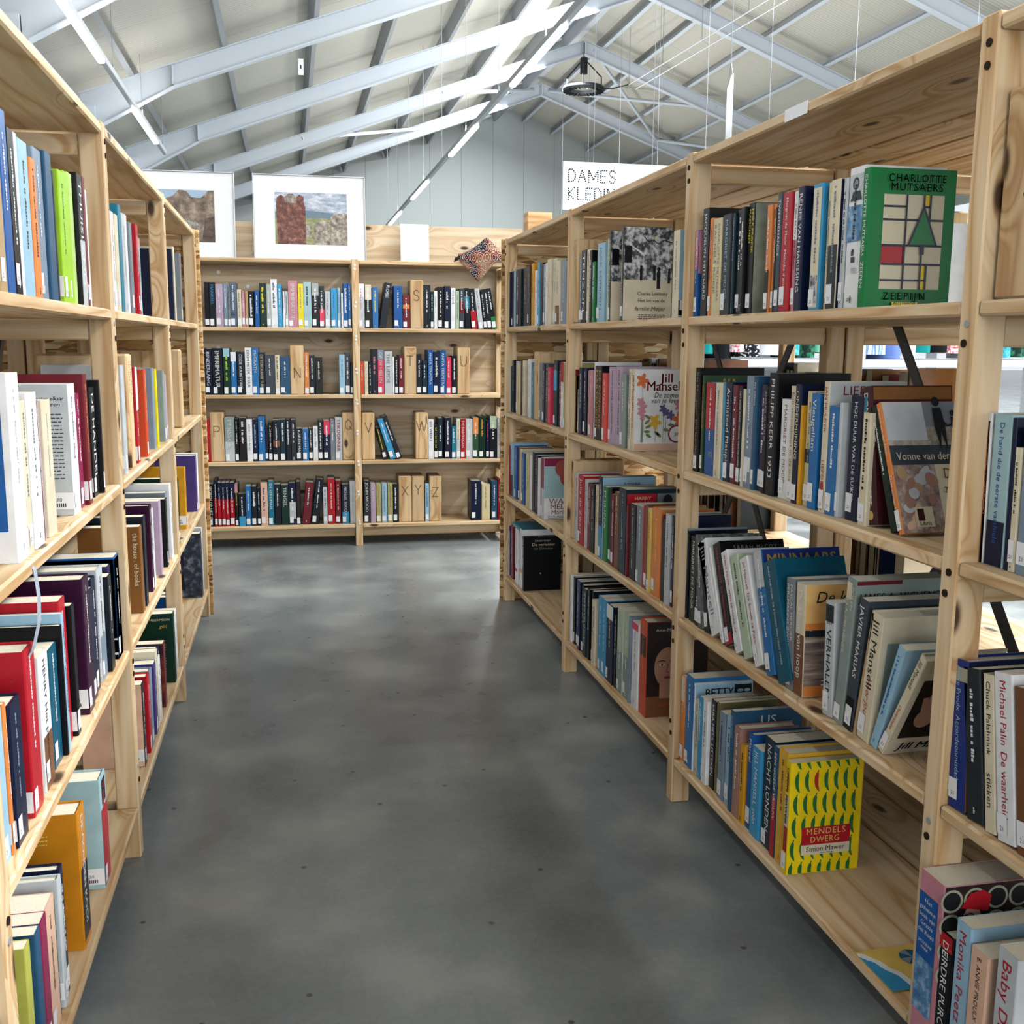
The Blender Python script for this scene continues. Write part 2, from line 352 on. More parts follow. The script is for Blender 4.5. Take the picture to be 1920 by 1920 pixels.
for s in (-1, 1):
    me = rafter(s).mesh('rafter'); fix_normals(me); mc = MB(); mc.box((s * 11.2, 0, 2.4), (.26, .17, 4.9), STEEL); mc.box((s * 11.2, 0, 2.4), (.28, .012, 4.9), STEEL); mcm = mc.mesh('column')
    for y in BEAMS: link('rafter', me, ceil, (0, y, 0)); link('column', mcm, ceil, (0, y, 0))
# purlins: Z sections along the hall on top of the rafters
for s in (-1, 1):
    for d in (.55, 1.6, 3.0, 4.5, 6.0, 7.5, 9.0, 10.5):
        x = s * d; z = zr(RX + x) + .01; mb = MB(); tx = math.cos(ang); tz = -SL * tx
        w = .075; u = Vector((tx * s, tz)); nrm = Vector((SL * tx * s, tx))
        P0 = Vector((x, z))
        poly = [P0 - u * w, P0 + u * .012, P0 + u * .012 + nrm * (PU - .02), P0 + u * w + nrm * (PU - .02), P0 + u * w + nrm * PU, P0 - u * 0 + nrm * PU, P0 - u * 0 + nrm * .014, P0 - u * w + nrm * .014]
        mb.prism([tuple(q) for q in poly], 'y', -8, 39, STEELD if s < 0 else STEEL); o = mb.obj('purlin', ceil); fix_normals(o.data)  # left slope takes the shade-darkened steel, right slope the plain one
# wind bracing rods between the two far frames, right slope
for (p, q) in (((.25, 34, -.1), (3.9, 29, -.12)), ((3.9, 34, -.1), (.25, 29, -.12)), ((3.9, 34, -.1), (7.6, 29, -.12)), ((-.25, 34, -.1), (-3.9, 29, -.12)), ((-3.9, 34, -.1), (-7.6, 29, -.1))):
    mb = MB(); mb.tube([(x, y, zr(RX + x) + dz) for x, y, dz in (p, q)], .05, STEEL, 8); mb.obj('brace_rod', ceil)
# far gable wall of upright cladding panels
wall = struct(empty('wall_far', (0, 39.1, 0)))
for k in range(-3, 20):
    x0 = RX + (k - 8.5) * 1.16; x1 = x0 + 1.152
    if x1 < -3.6 or x0 > 19.8: continue
    mb = MB(); xs = [x0] + ([RX] if x0 < RX < x1 else []) + [x1]
    mb.prism([(x0, 0), (x1, 0)] + [(x, zr(x) + PU + .05) for x in xs[::-1]], 'y', -.04, .04, GABLE); o = mb.obj('wall_panel', wall); fix_normals(o.data)
mb = MB(); mb.box((RX, .05, 4.7), (23.4, .02, 9.4), plain('wall_core', '8d9491', .7)); mb.obj('wall_core', wall)
WALLP = plain('side_wall_cladding', 'b4b8bb', .5, .3)
wl = struct(empty('wall_left', (-3.5, 0, 0)))
for k in range(-4, 20):
    mb = MB(); mb.box((0, 2.0 * k + .4, 2.55), (.08, 1.99, 5.1), WALLP); mb.obj('wall_panel', wl)
mb = MB(); mb.box((.12, 15.5, 4.72), (.1, 47, .26), STEELD); mb.obj('eaves_purlin', wl)

# ------------------------------------------------------------------ lights on suspended lines
LEDM = emit('led_diffuser', (.97, .985, 1, 1), 9.0); GREYAL = plain('aluminium_profile', '9b9ea0', .4, .5); WIRE = plain('steel_wire', '8e9499', .4, .5)
def light_line(x, y0, y1, z, lit, label, up):
    t = empty('light_line', (x, y0, z)); tag(t, label, 'light', 'suspended light lines')
    mb = MB(); mb.box((0, (y1 - y0) / 2, .05), (.075, y1 - y0, .09), GREYAL, None, .008); mb.obj('housing', t)
    for a, b in lit:
        mb = MB(); mb.box((0, (a + b) / 2 - y0, -.01), (.085, b - a, .055), LEDM, None, .012); mb.obj('diffuser', t)
        area('diffuser_light', (x, (a + b) / 2, z - .06), .09, b - a, 15.5, (0, 0, 0), (.97, .985, 1))
        area('roof_fill_light', (x, (a + b) / 2, z + .11), .07, b - a, up, (math.pi, 0, 0), (1, .985, .96))  # added upward fill, put in to brighten the roof
    y = y0 + .3
    while y < y1:
        top = zr(x) + PU
        if top > z + .3:
            mb = MB(); mb.tube([(0, y - y0, .09), (0, y - y0, top - z)], .0045, WIRE, 5); mb.tube([(0, y - y0, .09), (0, y - y0, .2)], .012, WIRE, 6); mb.obj('suspension_wire', t)
        y += 2.93
PER = [(.4, 3.2), (6.2, 9.0), (12.06, 14.88), (17.75, 20.6), (24.0, 27.0), (29.8, 33.0)]
light_line(3.13, -2, 34, 4.6, PER, 'grey suspended light line running toward the gable, beside the ring lamp', 32)
light_line(-2.24, -2, 22, 4.6, PER[:4], 'grey suspended light line with lit bars along the low eaves', 12)

light_line(8.5, 12, 34, 4.25, PER[2:], 'added light line, unseen beyond the tall bookcase, brightening the roof slope past the ridge', 80)  # third line is added out of view to light the right slope

# hanging ring heater with bus rails
BLK = plain('black_metal', '15181b', .5, .3)
t = empty('ring_lamp', (8.0, 28.7, 7.78)); tag(t, 'black finned ring lamp hanging from the roof ridge', 'lamp')
mb = MB(); n = 36
for rr, z0, z1 in ((.56, 0, .12), (.40, .02, .10)):
    pass
ring = MB(); prof = [(.34, .02), (.56, 0), (.58, .05), (.54, .12), (.34, .10)]; vs = []; fs = []
for k in range(n):
    a = 2 * math.pi * k / n; vs += [(r * math.cos(a), r * math.sin(a), z) for r, z in prof]
for k in range(n):
    for j in range(5): fs.append((k * 5 + j, k * 5 + (j + 1) % 5, ((k + 1) % n) * 5 + (j + 1) % 5, ((k + 1) % n) * 5 + j))
ring.add(vs, fs, BLK); o = ring.obj('ring', t); fix_normals(o.data)
mb = MB()
for k in range(24):
    a = 2 * math.pi * k / 24; mb.box((0, 0, 0), (.2, .012, .03), BLK, Matrix.Translation((.45 * math.cos(a), .45 * math.sin(a), -.005)) @ Matrix.Rotation(a, 4, 'Z'))
o = mb.obj('fins', t); o['kind'] = 'stuff'
mb = MB(); mb.tube([(0, 0, .45), (0, 0, .85)], .10, BLK, 12); mb.obj('motor', t)
for a in (.2, 2.3, 4.4):
    mb = MB(); mb.tube([(.54 * math.cos(a), .54 * math.sin(a), .1), (.54 * math.cos(a), .54 * math.sin(a), .42), (.06 * math.cos(a), .06 * math.sin(a), .8)], .018, BLK, 6); mb.obj('hanger_arm', t)
mb = MB(); mb.tube([(0, 0, .85), (0, 0, 1.25)], .012, BLK, 6); mb.obj('hook', t)
t = empty('bus_rail', (8.9, 27.5, 7.74)); tag(t, 'pair of thin white conduit rails hung under the roof leading to ring lamp', 'conduit')
P0, P1 = Vector((0, 0, 0)), Vector((.9, -13.2, .0))
for dx in (0, .18):
    mb = MB(); mb.tube([P0 + Vector((dx, 0, -dx * .6)), P1 + Vector((dx, 0, -dx * .6))], .013, WHITEP, 8); mb.obj('rail', t)
for k in range(7):
    p = P0.lerp(P1, k / 6.2); mb = MB(); mb.tube([p + Vector((.18, 0, -.1)), p + Vector((0, 0, 0)), p + Vector((0, 0, zr(8.9 + p.x) + PU - 7.74))], .008, WIRE, 5); mb.obj('rail_hanger', t)
mb = MB(); mb.tube([(-.45, 1.1, .1), (-.2, .7, .05), (0, 0, 0)], .015, BLK, 6); mb.obj('feed_cable', t)
t = empty('floodlight', (-3.3, 15.2, 4.1)); tag(t, 'small black floodlight with round white lens at the eaves', 'lamp')
mb = MB(); mb.box((0, 0, .05), (.22, .12, .26), BLK, None, .02); mb.obj('housing', t)
mb = MB(); mb.tube([(.1, -.05, .05), (.16, -.12, .03)], [.11, .12], WHITEP, 14); mb.obj('lens', t)
for (x, y, z) in ((.33, 19, 5.63), (13.2, 19, 6.55)):
    t = empty('sign_tag', (x, y - .1, z)); tag(t, 'small white number tag hung under a rafter, ' + ('dark slope side' if x < 5 else 'bright slope side'), 'tag', 'rafter tags')
    mb = MB(); mb.box((0, 0, 0), (.09, .01, .26), WHITEP); mb.obj('plate', t)
    mb = MB(); mb.box((0, -.007, .0), (.02, .004, .06), INK); mb.obj('mark', t)

# hanging sign with dotted lettering
def dotted(mb, t, h, mapf, mat, pitch, r, x0=0.0):
    # single-stroke letters drawn as rows of dots
    S = {'D': [[(0, 0), (0, 1), (.3, 1), (.55, .8), (.6, .5), (.55, .2), (.3, 0), (0, 0)]], 'A': [[(0, 0), (.33, 1), (.66, 0)], [(.12, .36), (.54, .36)]], 'M': [[(0, 0), (0, 1), (.4, .2), (.8, 1), (.8, 0)]],
         'E': [[(.5, 1), (0, 1), (0, 0), (.5, 0)], [(0, .52), (.42, .52)]], 'S': [[(.5, .85), (.36, 1), (.14, 1), (0, .85), (0, .68), (.14, .54), (.38, .46), (.52, .32), (.52, .16), (.38, 0), (.14, 0), (0, .15)]],
         'K': [[(0, 0), (0, 1)], [(.52, 1), (0, .48), (.55, 0)]], 'L': [[(0, 1), (0, 0), (.48, 0)]], 'I': [[(0, 0), (0, 1)]], 'N': [[(0, 0), (0, 1), (.6, 0), (.6, 1)]],
         'G': [[(.62, .82), (.45, 1), (.2, 1), (.03, .75), (0, .5), (.03, .25), (.2, 0), (.45, 0), (.62, .18), (.62, .46), (.38, .46)]],
         'P': [[(0, 0), (0, 1), (.38, 1), (.55, .85), (.55, .62), (.38, .48), (0, .48)]], 'Q': [[(.32, 0), (.1, .14), (0, .5), (.1, .86), (.32, 1), (.54, .86), (.64, .5), (.54, .14), (.32, 0)], [(.4, .3), (.68, -.02)]],
         'T': [[(0, 1), (.62, 1)], [(.31, 1), (.31, 0)]], 'U': [[(0, 1), (0, .3), (.1, .07), (.3, 0), (.5, .07), (.6, .3), (.6, 1)]], 'V': [[(0, 1), (.32, 0), (.64, 1)]], 'W': [[(0, 1), (.26, 0), (.52, 1), (.78, 0), (1.04, 1)]],
         'X': [[(0, 1), (.6, 0)], [(0, 0), (.6, 1)]], 'Y': [[(0, 1), (.3, .5), (.6, 1)], [(.3, .5), (.3, 0)]], 'Z': [[(0, 1), (.6, 1), (0, 0), (.6, 0)]], 'O': [[(.32, 0), (.1, .14), (0, .5), (.1, .86), (.32, 1), (.54, .86), (.64, .5), (.54, .14), (.32, 0)]]}
    x = x0
    for c in t:
        w = max(p[0] for st in S[c] for p in st)
        for st in S[c]:
            carry = 0.0
            for (a, b) in zip(st, st[1:]):
                a = Vector(a) * h; b = Vector(b) * h; L = (b - a).length; d = carry
                while d <= L + 1e-6:
                    p = a.lerp(b, d / L); mb.add([mapf(x + p.x + r * math.cos(q * math.pi / 3), p.y + r * math.sin(q * math.pi / 3)) for q in range(6)], [tuple(range(6))], mat); d += pitch
                carry = d - L
        x += (w + .27) * h
    return x
t = empty('hanging_sign', (2.34, 9, 2.22)); tag(t, 'white hanging board with dotted capitals for the ladies clothing corner', 'sign')
mb = MB(); mb.box((.5, .004, .2), (1.0, .008, .40), WHITEP); mb.obj('board', t)
mb = MB(); dotted(mb, 'DAMES', .10, lambda a, b: (.05 + a, -.0012, .235 + b), INK, .0185, .0072); dotted(mb, 'KLEDING', .10, lambda a, b: (.05 + a, -.0012, .085 + b), INK, .0185, .0072); mb.obj('lettering', t)['kind'] = 'stuff'
for x in (.27, .8):
    mb = MB(); mb.tube([(x, .004, .4), (x, .004, 4.6)], .0025, WIRE, 5); mb.obj('suspension_wire', t)
t = empty('hanging_sign', (3.43, 8, 2.0), -.33); tag(t, 'narrow white panel seen edge on, hung above the tall bookcase', 'sign')
mb = MB(); mb.box((0, .25, .58), (.012, .5, 1.16), WHITEP, None, .003); mb.obj('board', t)
mb = MB(); mb.tube([(0, .02, 1.16), (0, .25, 1.30), (0, .48, 1.16)], .004, WIRE, 5); mb.tube([(0, .25, 1.30), (0, .25, 5.2)], .003, WIRE, 5); mb.obj('suspension_wire', t)

# ------------------------------------------------------------------ bookcases
CAP = plain('white_plastic_cap', 'f2f3f3', .3, .4); HOLE = plain('screw_hole', '2b2118', .7, .1); SCREW = plain('zinc_screw', '9a9c9c', .3, .6)
PT = .036                                          # post width along the row
def part_box(name, c, d, mat, parent, ch=.0025):
    mb = MB(); mb.box((0, 0, 0), d, mat, None, ch); return link(name, mb.mesh(name), parent, c)
_cyl = MB(); _cyl.tube([(0, 0, 0), (0, -.002, 0)], .0055, HOLE, 10); HOLE_ME = _cyl.mesh('screw_hole')
_cyl = MB(); _cyl.tube([(0, 0, 0), (0, -.0035, 0)], [.0062, .005], CAP, 12); CAP_ME = _cyl.mesh('screw_cap')
_cyl = MB(); _cyl.tube([(0, 0, 0), (0, -.0015, 0)], .005, SCREW, 10); SCREW_ME = _cyl.mesh('screw')
def side_case(label, xf, sgn, posts, front_holes=True, seed=0, top=1.511, far=True):
    """a long case along y; sgn=+1: the case lies at x > xf and opens toward -x"""
    r = random.Random(seed); t = empty('bookcase', (xf, posts[0], 0)); tag(t, label, 'bookcase')
    y00 = posts[0]; D = .39
    for y in posts:
        yc = y + PT / 2 - y00
        for dx in (.0225, D - .0225):
            p = part_box('post', (sgn * dx, yc, top / 2), (.045, PT, top), PINE, t)
            if dx < .1 and front_holes:
                for z in (1.478, 1.452, 1.125, 1.098, .79, .762, .43, .402, .20, .172):
                    h = link('screw_hole', HOLE_ME if r.random() < .8 else SCREW_ME, p, (-sgn * .0225, r.uniform(-.004, .004), z - top / 2 + r.uniform(-.004, .004))); h.rotation_euler = (0, 0, -sgn * math.pi / 2)
        for z in ZS:
            part_box('rung', (sgn * D / 2, yc, z - .02 - .020), (D - .092, .024, .040), PINE, t)
    for a, b in zip(posts[:-1], posts[1:]):
        y0, y1 = a + PT + .001 - y00, b - .001 - y00
        for i, z in enumerate(ZS):
            part_box('shelf_board', (sgn * .1335, (y0 + y1) / 2, z - .01), (.265, y1 - y0, .02), PINE, t, .0035)
            part_box('shelf_board', (sgn * .3300, (y0 + y1) / 2, z - .01), (.118, y1 - y0, .02), PINE, t, .0035)
    return t
RY = [0.21, 1.225, 2.246, 3.265, 4.260]; LY = [0.19, 1.20, 2.210, 3.211, 4.230]
right = side_case('long pine bookcase standing beside the aisle, holding the green grid-covered book', XR, 1, RY, seed=1)
left = side_case('long pine bookcase standing beside the aisle, holding the lime green books', XL, -1, LY, seed=2)
rear_r = side_case('pine bookcase standing back to back behind the bookcase with the green book', XR + .39 + .395, -1, RY, False, 3)
rear_l = side_case('pine bookcase standing back to back behind the bookcase with lime books', XL - .39 - .395, 1, LY, False, 4)
# chipboard end panels on the far ends, standing a little proud of the posts
o = part_box('end_panel', (-.006 + .20, RY[4] + PT + .010 - RY[0], .7555), (.412, .018, 1.511), OSB, right); o = part_box('end_panel', (-.19, RY[4] + PT + .010 - RY[0], .7555), (.38, .018, 1.511), OSB, rear_r)
o = part_box('end_panel', (.007 - .20, LY[4] + PT + .010 - LY[0], .7555), (.414, .018, 1.511), OSB, left); o = part_box('end_panel', (.19, LY[4] + PT + .010 - LY[0], .7555), (.38, .018, 1.511), OSB, rear_l)
# crossed flat steel braces at the back of two bays
BR = plain('dark_steel_strip', '33363a', .4, .5)
for case, x, ys in ((right, .392, [(2.29, 3.25), (1.27, 2.235)]), (left, -.392, [(2.26, 3.2)])):
    for (a, b) in ys:
        for (p, q) in (((a, .12), (b, 1.40)), ((b, .12), (a, 1.40))):
            mb = MB(); y0 = case.location.y; v = Vector((0, q[0] - p[0], q[1] - p[1])).normalized(); w = Vector((0, -v.z, v.y)) * .013
            P = Vector((x, p[0] - y0, p[1])); Q = Vector((x, q[0] - y0, q[1])); th = Vector((.002, 0, 0))
            vs = [P - w, P + w, Q + w, Q - w]; vs = [k - th for k in vs] + [k + th for k in vs]
            mb.add(vs, [(0, 1, 2, 3), (7, 6, 5, 4), (0, 4, 5, 1), (1, 5, 6, 2), (2, 6, 7, 3), (3, 7, 4, 0)], BR); o = mb.obj('cross_brace', case); fix_normals(o.data)
mb = MB(); mb.box((0, 0, 0), (.0006, .085, .021), STICK); o = mb.obj('paper_residue', right); o.location = (-.0006, 1.763 - RY[0], 1.4975); o['label'] = 'torn white paper strip'

# far bookcase across the end of the aisle
BX = math.atan(-.0183)
back = empty('bookcase', (0, 5.605, 0), BX); tag(back, 'pine bookcase closing the aisle, with plywood back and lettered wooden blocks', 'bookcase')
BZ = [1.5084, 1.161, .8144, .4636, .119]
for x0, x1, nm in ((-.52, -.484, 0), (.330, .367, 1), (1.136, 1.172, 0)):
    p = part_box('post', ((x0 + x1) / 2, .022, .757), (x1 - x0, .044, 1.514), PINE, back); part_box('post', ((x0 + x1) / 2, .262, .757), (x1 - x0, .044, 1.514), PINE, back)
    if nm:
        for z in (1.482, 1.462, 1.293, 1.272, 1.118, 1.10, .948, .928, .785, .765, .622, .604, .458, .440, .296, .280, .135, .12):
            link('screw_cap', CAP_ME, p, (random.uniform(-.003, .003), -.022, z - .757))
    for z in BZ: part_box('rung', ((x0 + x1) / 2, .142, z - .02 - .03), (.024, .194, .058), PINE, back)
for x0, x1 in ((-.482, .328), (.369, 1.134)):
    for z in BZ:
        part_box('shelf_board', ((x0 + x1) / 2, .070, z - .01), (x1 - x0, .140, .02), PINE, back, .003); part_box('shelf_board', ((x0 + x1) / 2, .213, z - .01), (x1 - x0, .140, .02), PINE, back, .003)
    part_box('plinth_rail', ((x0 + x1) / 2, .06, .072), (x1 - x0, .02, .05), PINE, back)
    for k, (z0, z1) in enumerate(((.0, .6199), (.62, 1.0499), (1.05, 1.49))):
        part_box('back_panel', ((x0 + x1) / 2, .295, (z0 + z1) / 2), (x1 - x0 + .03, .012, z1 - z0), PLY, back, .001)
_k = MB(); _k.tube([(0, 0, 0), (0, -.002, 0)], .010, CAP, 12); KM = _k.mesh('knot_plug')
for (x, z) in ((-.36, 1.452), (-.375, 1.055), (-.21, 1.38), (.64, 1.042)): link('knot_plug', KM, back, (x, .289, z))
part_box('upstand_panel', (.42, .318, 1.50), (1.75, .018, .44), PLY, back, .001)

# ------------------------------------------------------------------ things on top of the far bookcase
def bpt(x, y, z): return Matrix.Rotation(BX, 4, 'Z') @ Vector((x, y, z)) + Vector((0, 5.605, 0))
MATB = plain('mat_board', 'eceff0', .6, .2); FRM = plain('white_frame_edge', 'd9dddf', .4, .3)
SKYP = photo('photo_cloudy_sky', [(.3, '6f7f95'), (.5, 'a9b3c1'), (.7, 'e4e7ea')], 14, 4, (1, 1, 3)); STONE = photo('photo_lichen_stone', [(.3, '4b443f'), (.5, '8d8378'), (.72, 'd0c9bd')], 40); BRICKP = photo('photo_red_sandstone', [(.3, '3b2722'), (.5, '6d4237'), (.72, 'a87460')], 45)
MOOR = photo('photo_moorland', [(.3, '5d6b46'), (.5, '8b8f63'), (.72, 'b8ad7e')], 30, 5, (1, 1, 3)); HILL = plain('photo_far_hills', '6b7f8d', .4); ROCK = photo('photo_brown_rock', [(.28, '3d332d'), (.5, '7b6a5c'), (.75, 'b9a892')], 22)
def picture(x0, z0, w, h, px, pz, pw, ph, label, art):
    loc = bpt(x0, .225, z0); t = empty('framed_photograph', loc, BX); t.rotation_euler = (math.radians(-6), 0, BX); tag(t, label, 'picture', 'mounted photographs')
    fr = MB(); b_ = .0035
    for c, d in (((w / 2, 0, b_ / 2), (w, .02, b_)), ((w / 2, 0, h - b_ / 2), (w, .02, b_)), ((b_ / 2, 0, h / 2), (b_, .02, h)), ((w - b_ / 2, 0, h / 2), (b_, .02, h))): fr.box(c, d, FRM)
    fr.obj('frame', t)
    mb = MB(); mb.box((w / 2, .002, h / 2), (w - .01, .008, h - .01), MATB); mb.obj('mat_board', t)
    mb = MB(); L = [0]
    def quad(poly, mat):
        L[0] += 1; y = -.0022 - L[0] * .00025; mb.add([(px + a * pw, y, pz + b * ph) for a, b in poly], [tuple(range(len(poly)))], mat)
    art(quad); mb.obj('photo_print', t)
def art_graves(q):
    q([(0, .55), (1, .55), (1, 1), (0, 1)], SKYP); q([(0, .62), (.45, .66), (1, .60), (1, .45), (0, .45)], HILL); q([(0, 0), (1, 0), (1, .52), (0, .5)], MOOR)
    q([(.03, 0), (.42, 0), (.42, .72), (.40, .80), (.40, .92), (.34, .96), (.29, .90), (.25, .97), (.19, .97), (.14, .90), (.09, .95), (.03, .9), (.02, .76)], BRICKP)
    q([(.14, .80), (.30, .80), (.30, .92), (.22, .96), (.14, .92)], STONE); q([(.54, 0), (.76, 0), (.76, .42), (.66, .48), (.54, .40)], STONE); q([(.77, 0), (1, 0), (1, .60), (.95, .64), (.88, .58), (.84, .64), (.77, .55)], STONE)
    q([(.425, .14), (.50, .14), (.50, .38), (.425, .40)], STONE)
def art_rocks(q):
    q([(0, .4), (1, .4), (1, 1), (0, 1)], plain('photo_blue_sky', '9db3c6', .4)); q([(0, 0), (1, 0), (1, 1), (.9, .99), (.85, .93), (.78, .85), (.62, .86), (.55, .97), (.42, 1.0), (.32, .88), (.18, .82), (0, .86)], ROCK)
    q([(.25, 0), (.72, 0), (.75, .32), (.62, .46), (.45, .44), (.3, .3)], STONE); q([(.78, 0), (1, 0), (1, .5), (.84, .45)], photo('photo_shaded_rock', [(.3, '2d2521'), (.7, '6b5848')], 30))
picture(-.168, 1.5086, .588, .455, .112, .092, .378, .272, 'white mounted photograph of red sandstone gravestones on far bookcase', art_graves)
picture(-.72, 1.5086, .458, .455, .05, .092, .305, .268, 'white mounted photograph of brown rocks on far bookcase, partly hidden', art_rocks)
t = empty('leaning_card', bpt(.604, .20, 1.5086), BX); t.rotation_euler = (math.radians(-5), 0, BX); tag(t, 'blank white card standing on the far bookcase top shelf', 'card')
mb = MB(); mb.box((.077, .002, .106), (.154, .004, .212), MATB); mb.obj('sheet', t); mb = MB(); mb.add([(.06 + .04 * math.cos(a), -.0006, .02 + .010 * math.sin(a)) for a in [k * math.pi / 6 for k in range(12)]], [tuple(range(12))], plain('pale_blue_smudge', 'c9dbe8', .6)); mb.obj('blue_mark', t)
# patterned cloth hanging over the shelf edge
def cloth_mat():
    m, nt, b = new_mat('printed_cloth', .8, .1); tc = N(nt, 'ShaderNodeUVMap', uv_map='UV'); v = N(nt, 'ShaderNodeTexVoronoi', voronoi_dimensions='2D', feature='F1'); v.inputs['Scale'].default_value = 6.2; v.inputs['Randomness'].default_value = .1; nt.links.new(tc.outputs[0], v.inputs['Vector'])
    d = N(nt, 'ShaderNodeMath', operation='MULTIPLY'); d.inputs[1].default_value = 4.2; nt.links.new(v.outputs['Distance'], d.inputs[0]); f = N(nt, 'ShaderNodeMath', operation='FRACT'); nt.links.new(d.outputs[0], f.inputs[0])
    n = N(nt, 'ShaderNodeTexNoise', i_Scale=2.2); nt.links.new(tc.outputs[0], n.inputs['Vector']); base = ramp(nt, n.outputs[0], [(.42, '141a2b'), (.50, '6b2a1e'), (.58, '7d5c42')]); line = ramp(nt, f.outputs[0], [(.0, (.9, .9, .9, 1)), (.14, (.9, .9, .9, 1)), (.2, (0, 0, 0, 1))])
    nt.links.new(mix(nt, line, base, hexc('d8cbb8')), b.inputs['Base Color']); return m
CL = MB(); clm = cloth_mat(); nu, nv_ = 18, 16; vs = []; uvs = []
for i in range(nu + 1):
    for j in range(nv_ + 1):
        u, v = i / nu, j / nv_
        # a square scarf: a crumpled heap on the shelf, one corner hanging down in front of its edge
        x = .893 + .25 * u; wob = .010 * math.sin(9 * u + 2 * v) + .008 * math.sin(15 * v + 6 * u)
        ridge = .028 + .105 * (1 - abs(u - .66) / .66) ** 1.1 if u < .66 else .133 - .075 * (u - .66) / .34
        if v < .55:
            k = v / .55; y = .19 - .165 * k; z = 1.512 + ridge * math.sin(math.pi * (.12 + .80 * k)) + wob * .5
        else:
            k = (v - .55) / .45; lip = .030 * (1 - k) * (1 if k < .25 else .3); tri = .105 * max(0.0, 1 - abs(u - .40) / .36)
            z = 1.514 + ridge * .33 * max(0, 1 - 4 * k) + lip - (tri + .004) * max(0.0, (k - .2) / .8); y = .022 - .034 * min(1, k * 4) + wob * .25
        vs.append(tuple(bpt(x, y, z))); uvs.append((u * 1.1, v * 1.5))
fs = []; fu = []
for i in range(nu):
    for j in range(nv_):
        q = (i * (nv_ + 1) + j, (i + 1) * (nv_ + 1) + j, (i + 1) * (nv_ + 1) + j + 1, i * (nv_ + 1) + j + 1); fs.append(q); fu.append([uvs[k] for k in q])
CL.add(vs, fs, clm, fu); o = CL.obj('folded_scarf', None, True); tag(o, 'patterned scarf with circles draped over the far bookcase shelf edge', 'cloth')
md = o.modifiers.new('thickness', 'SOLIDIFY'); md.thickness = .002
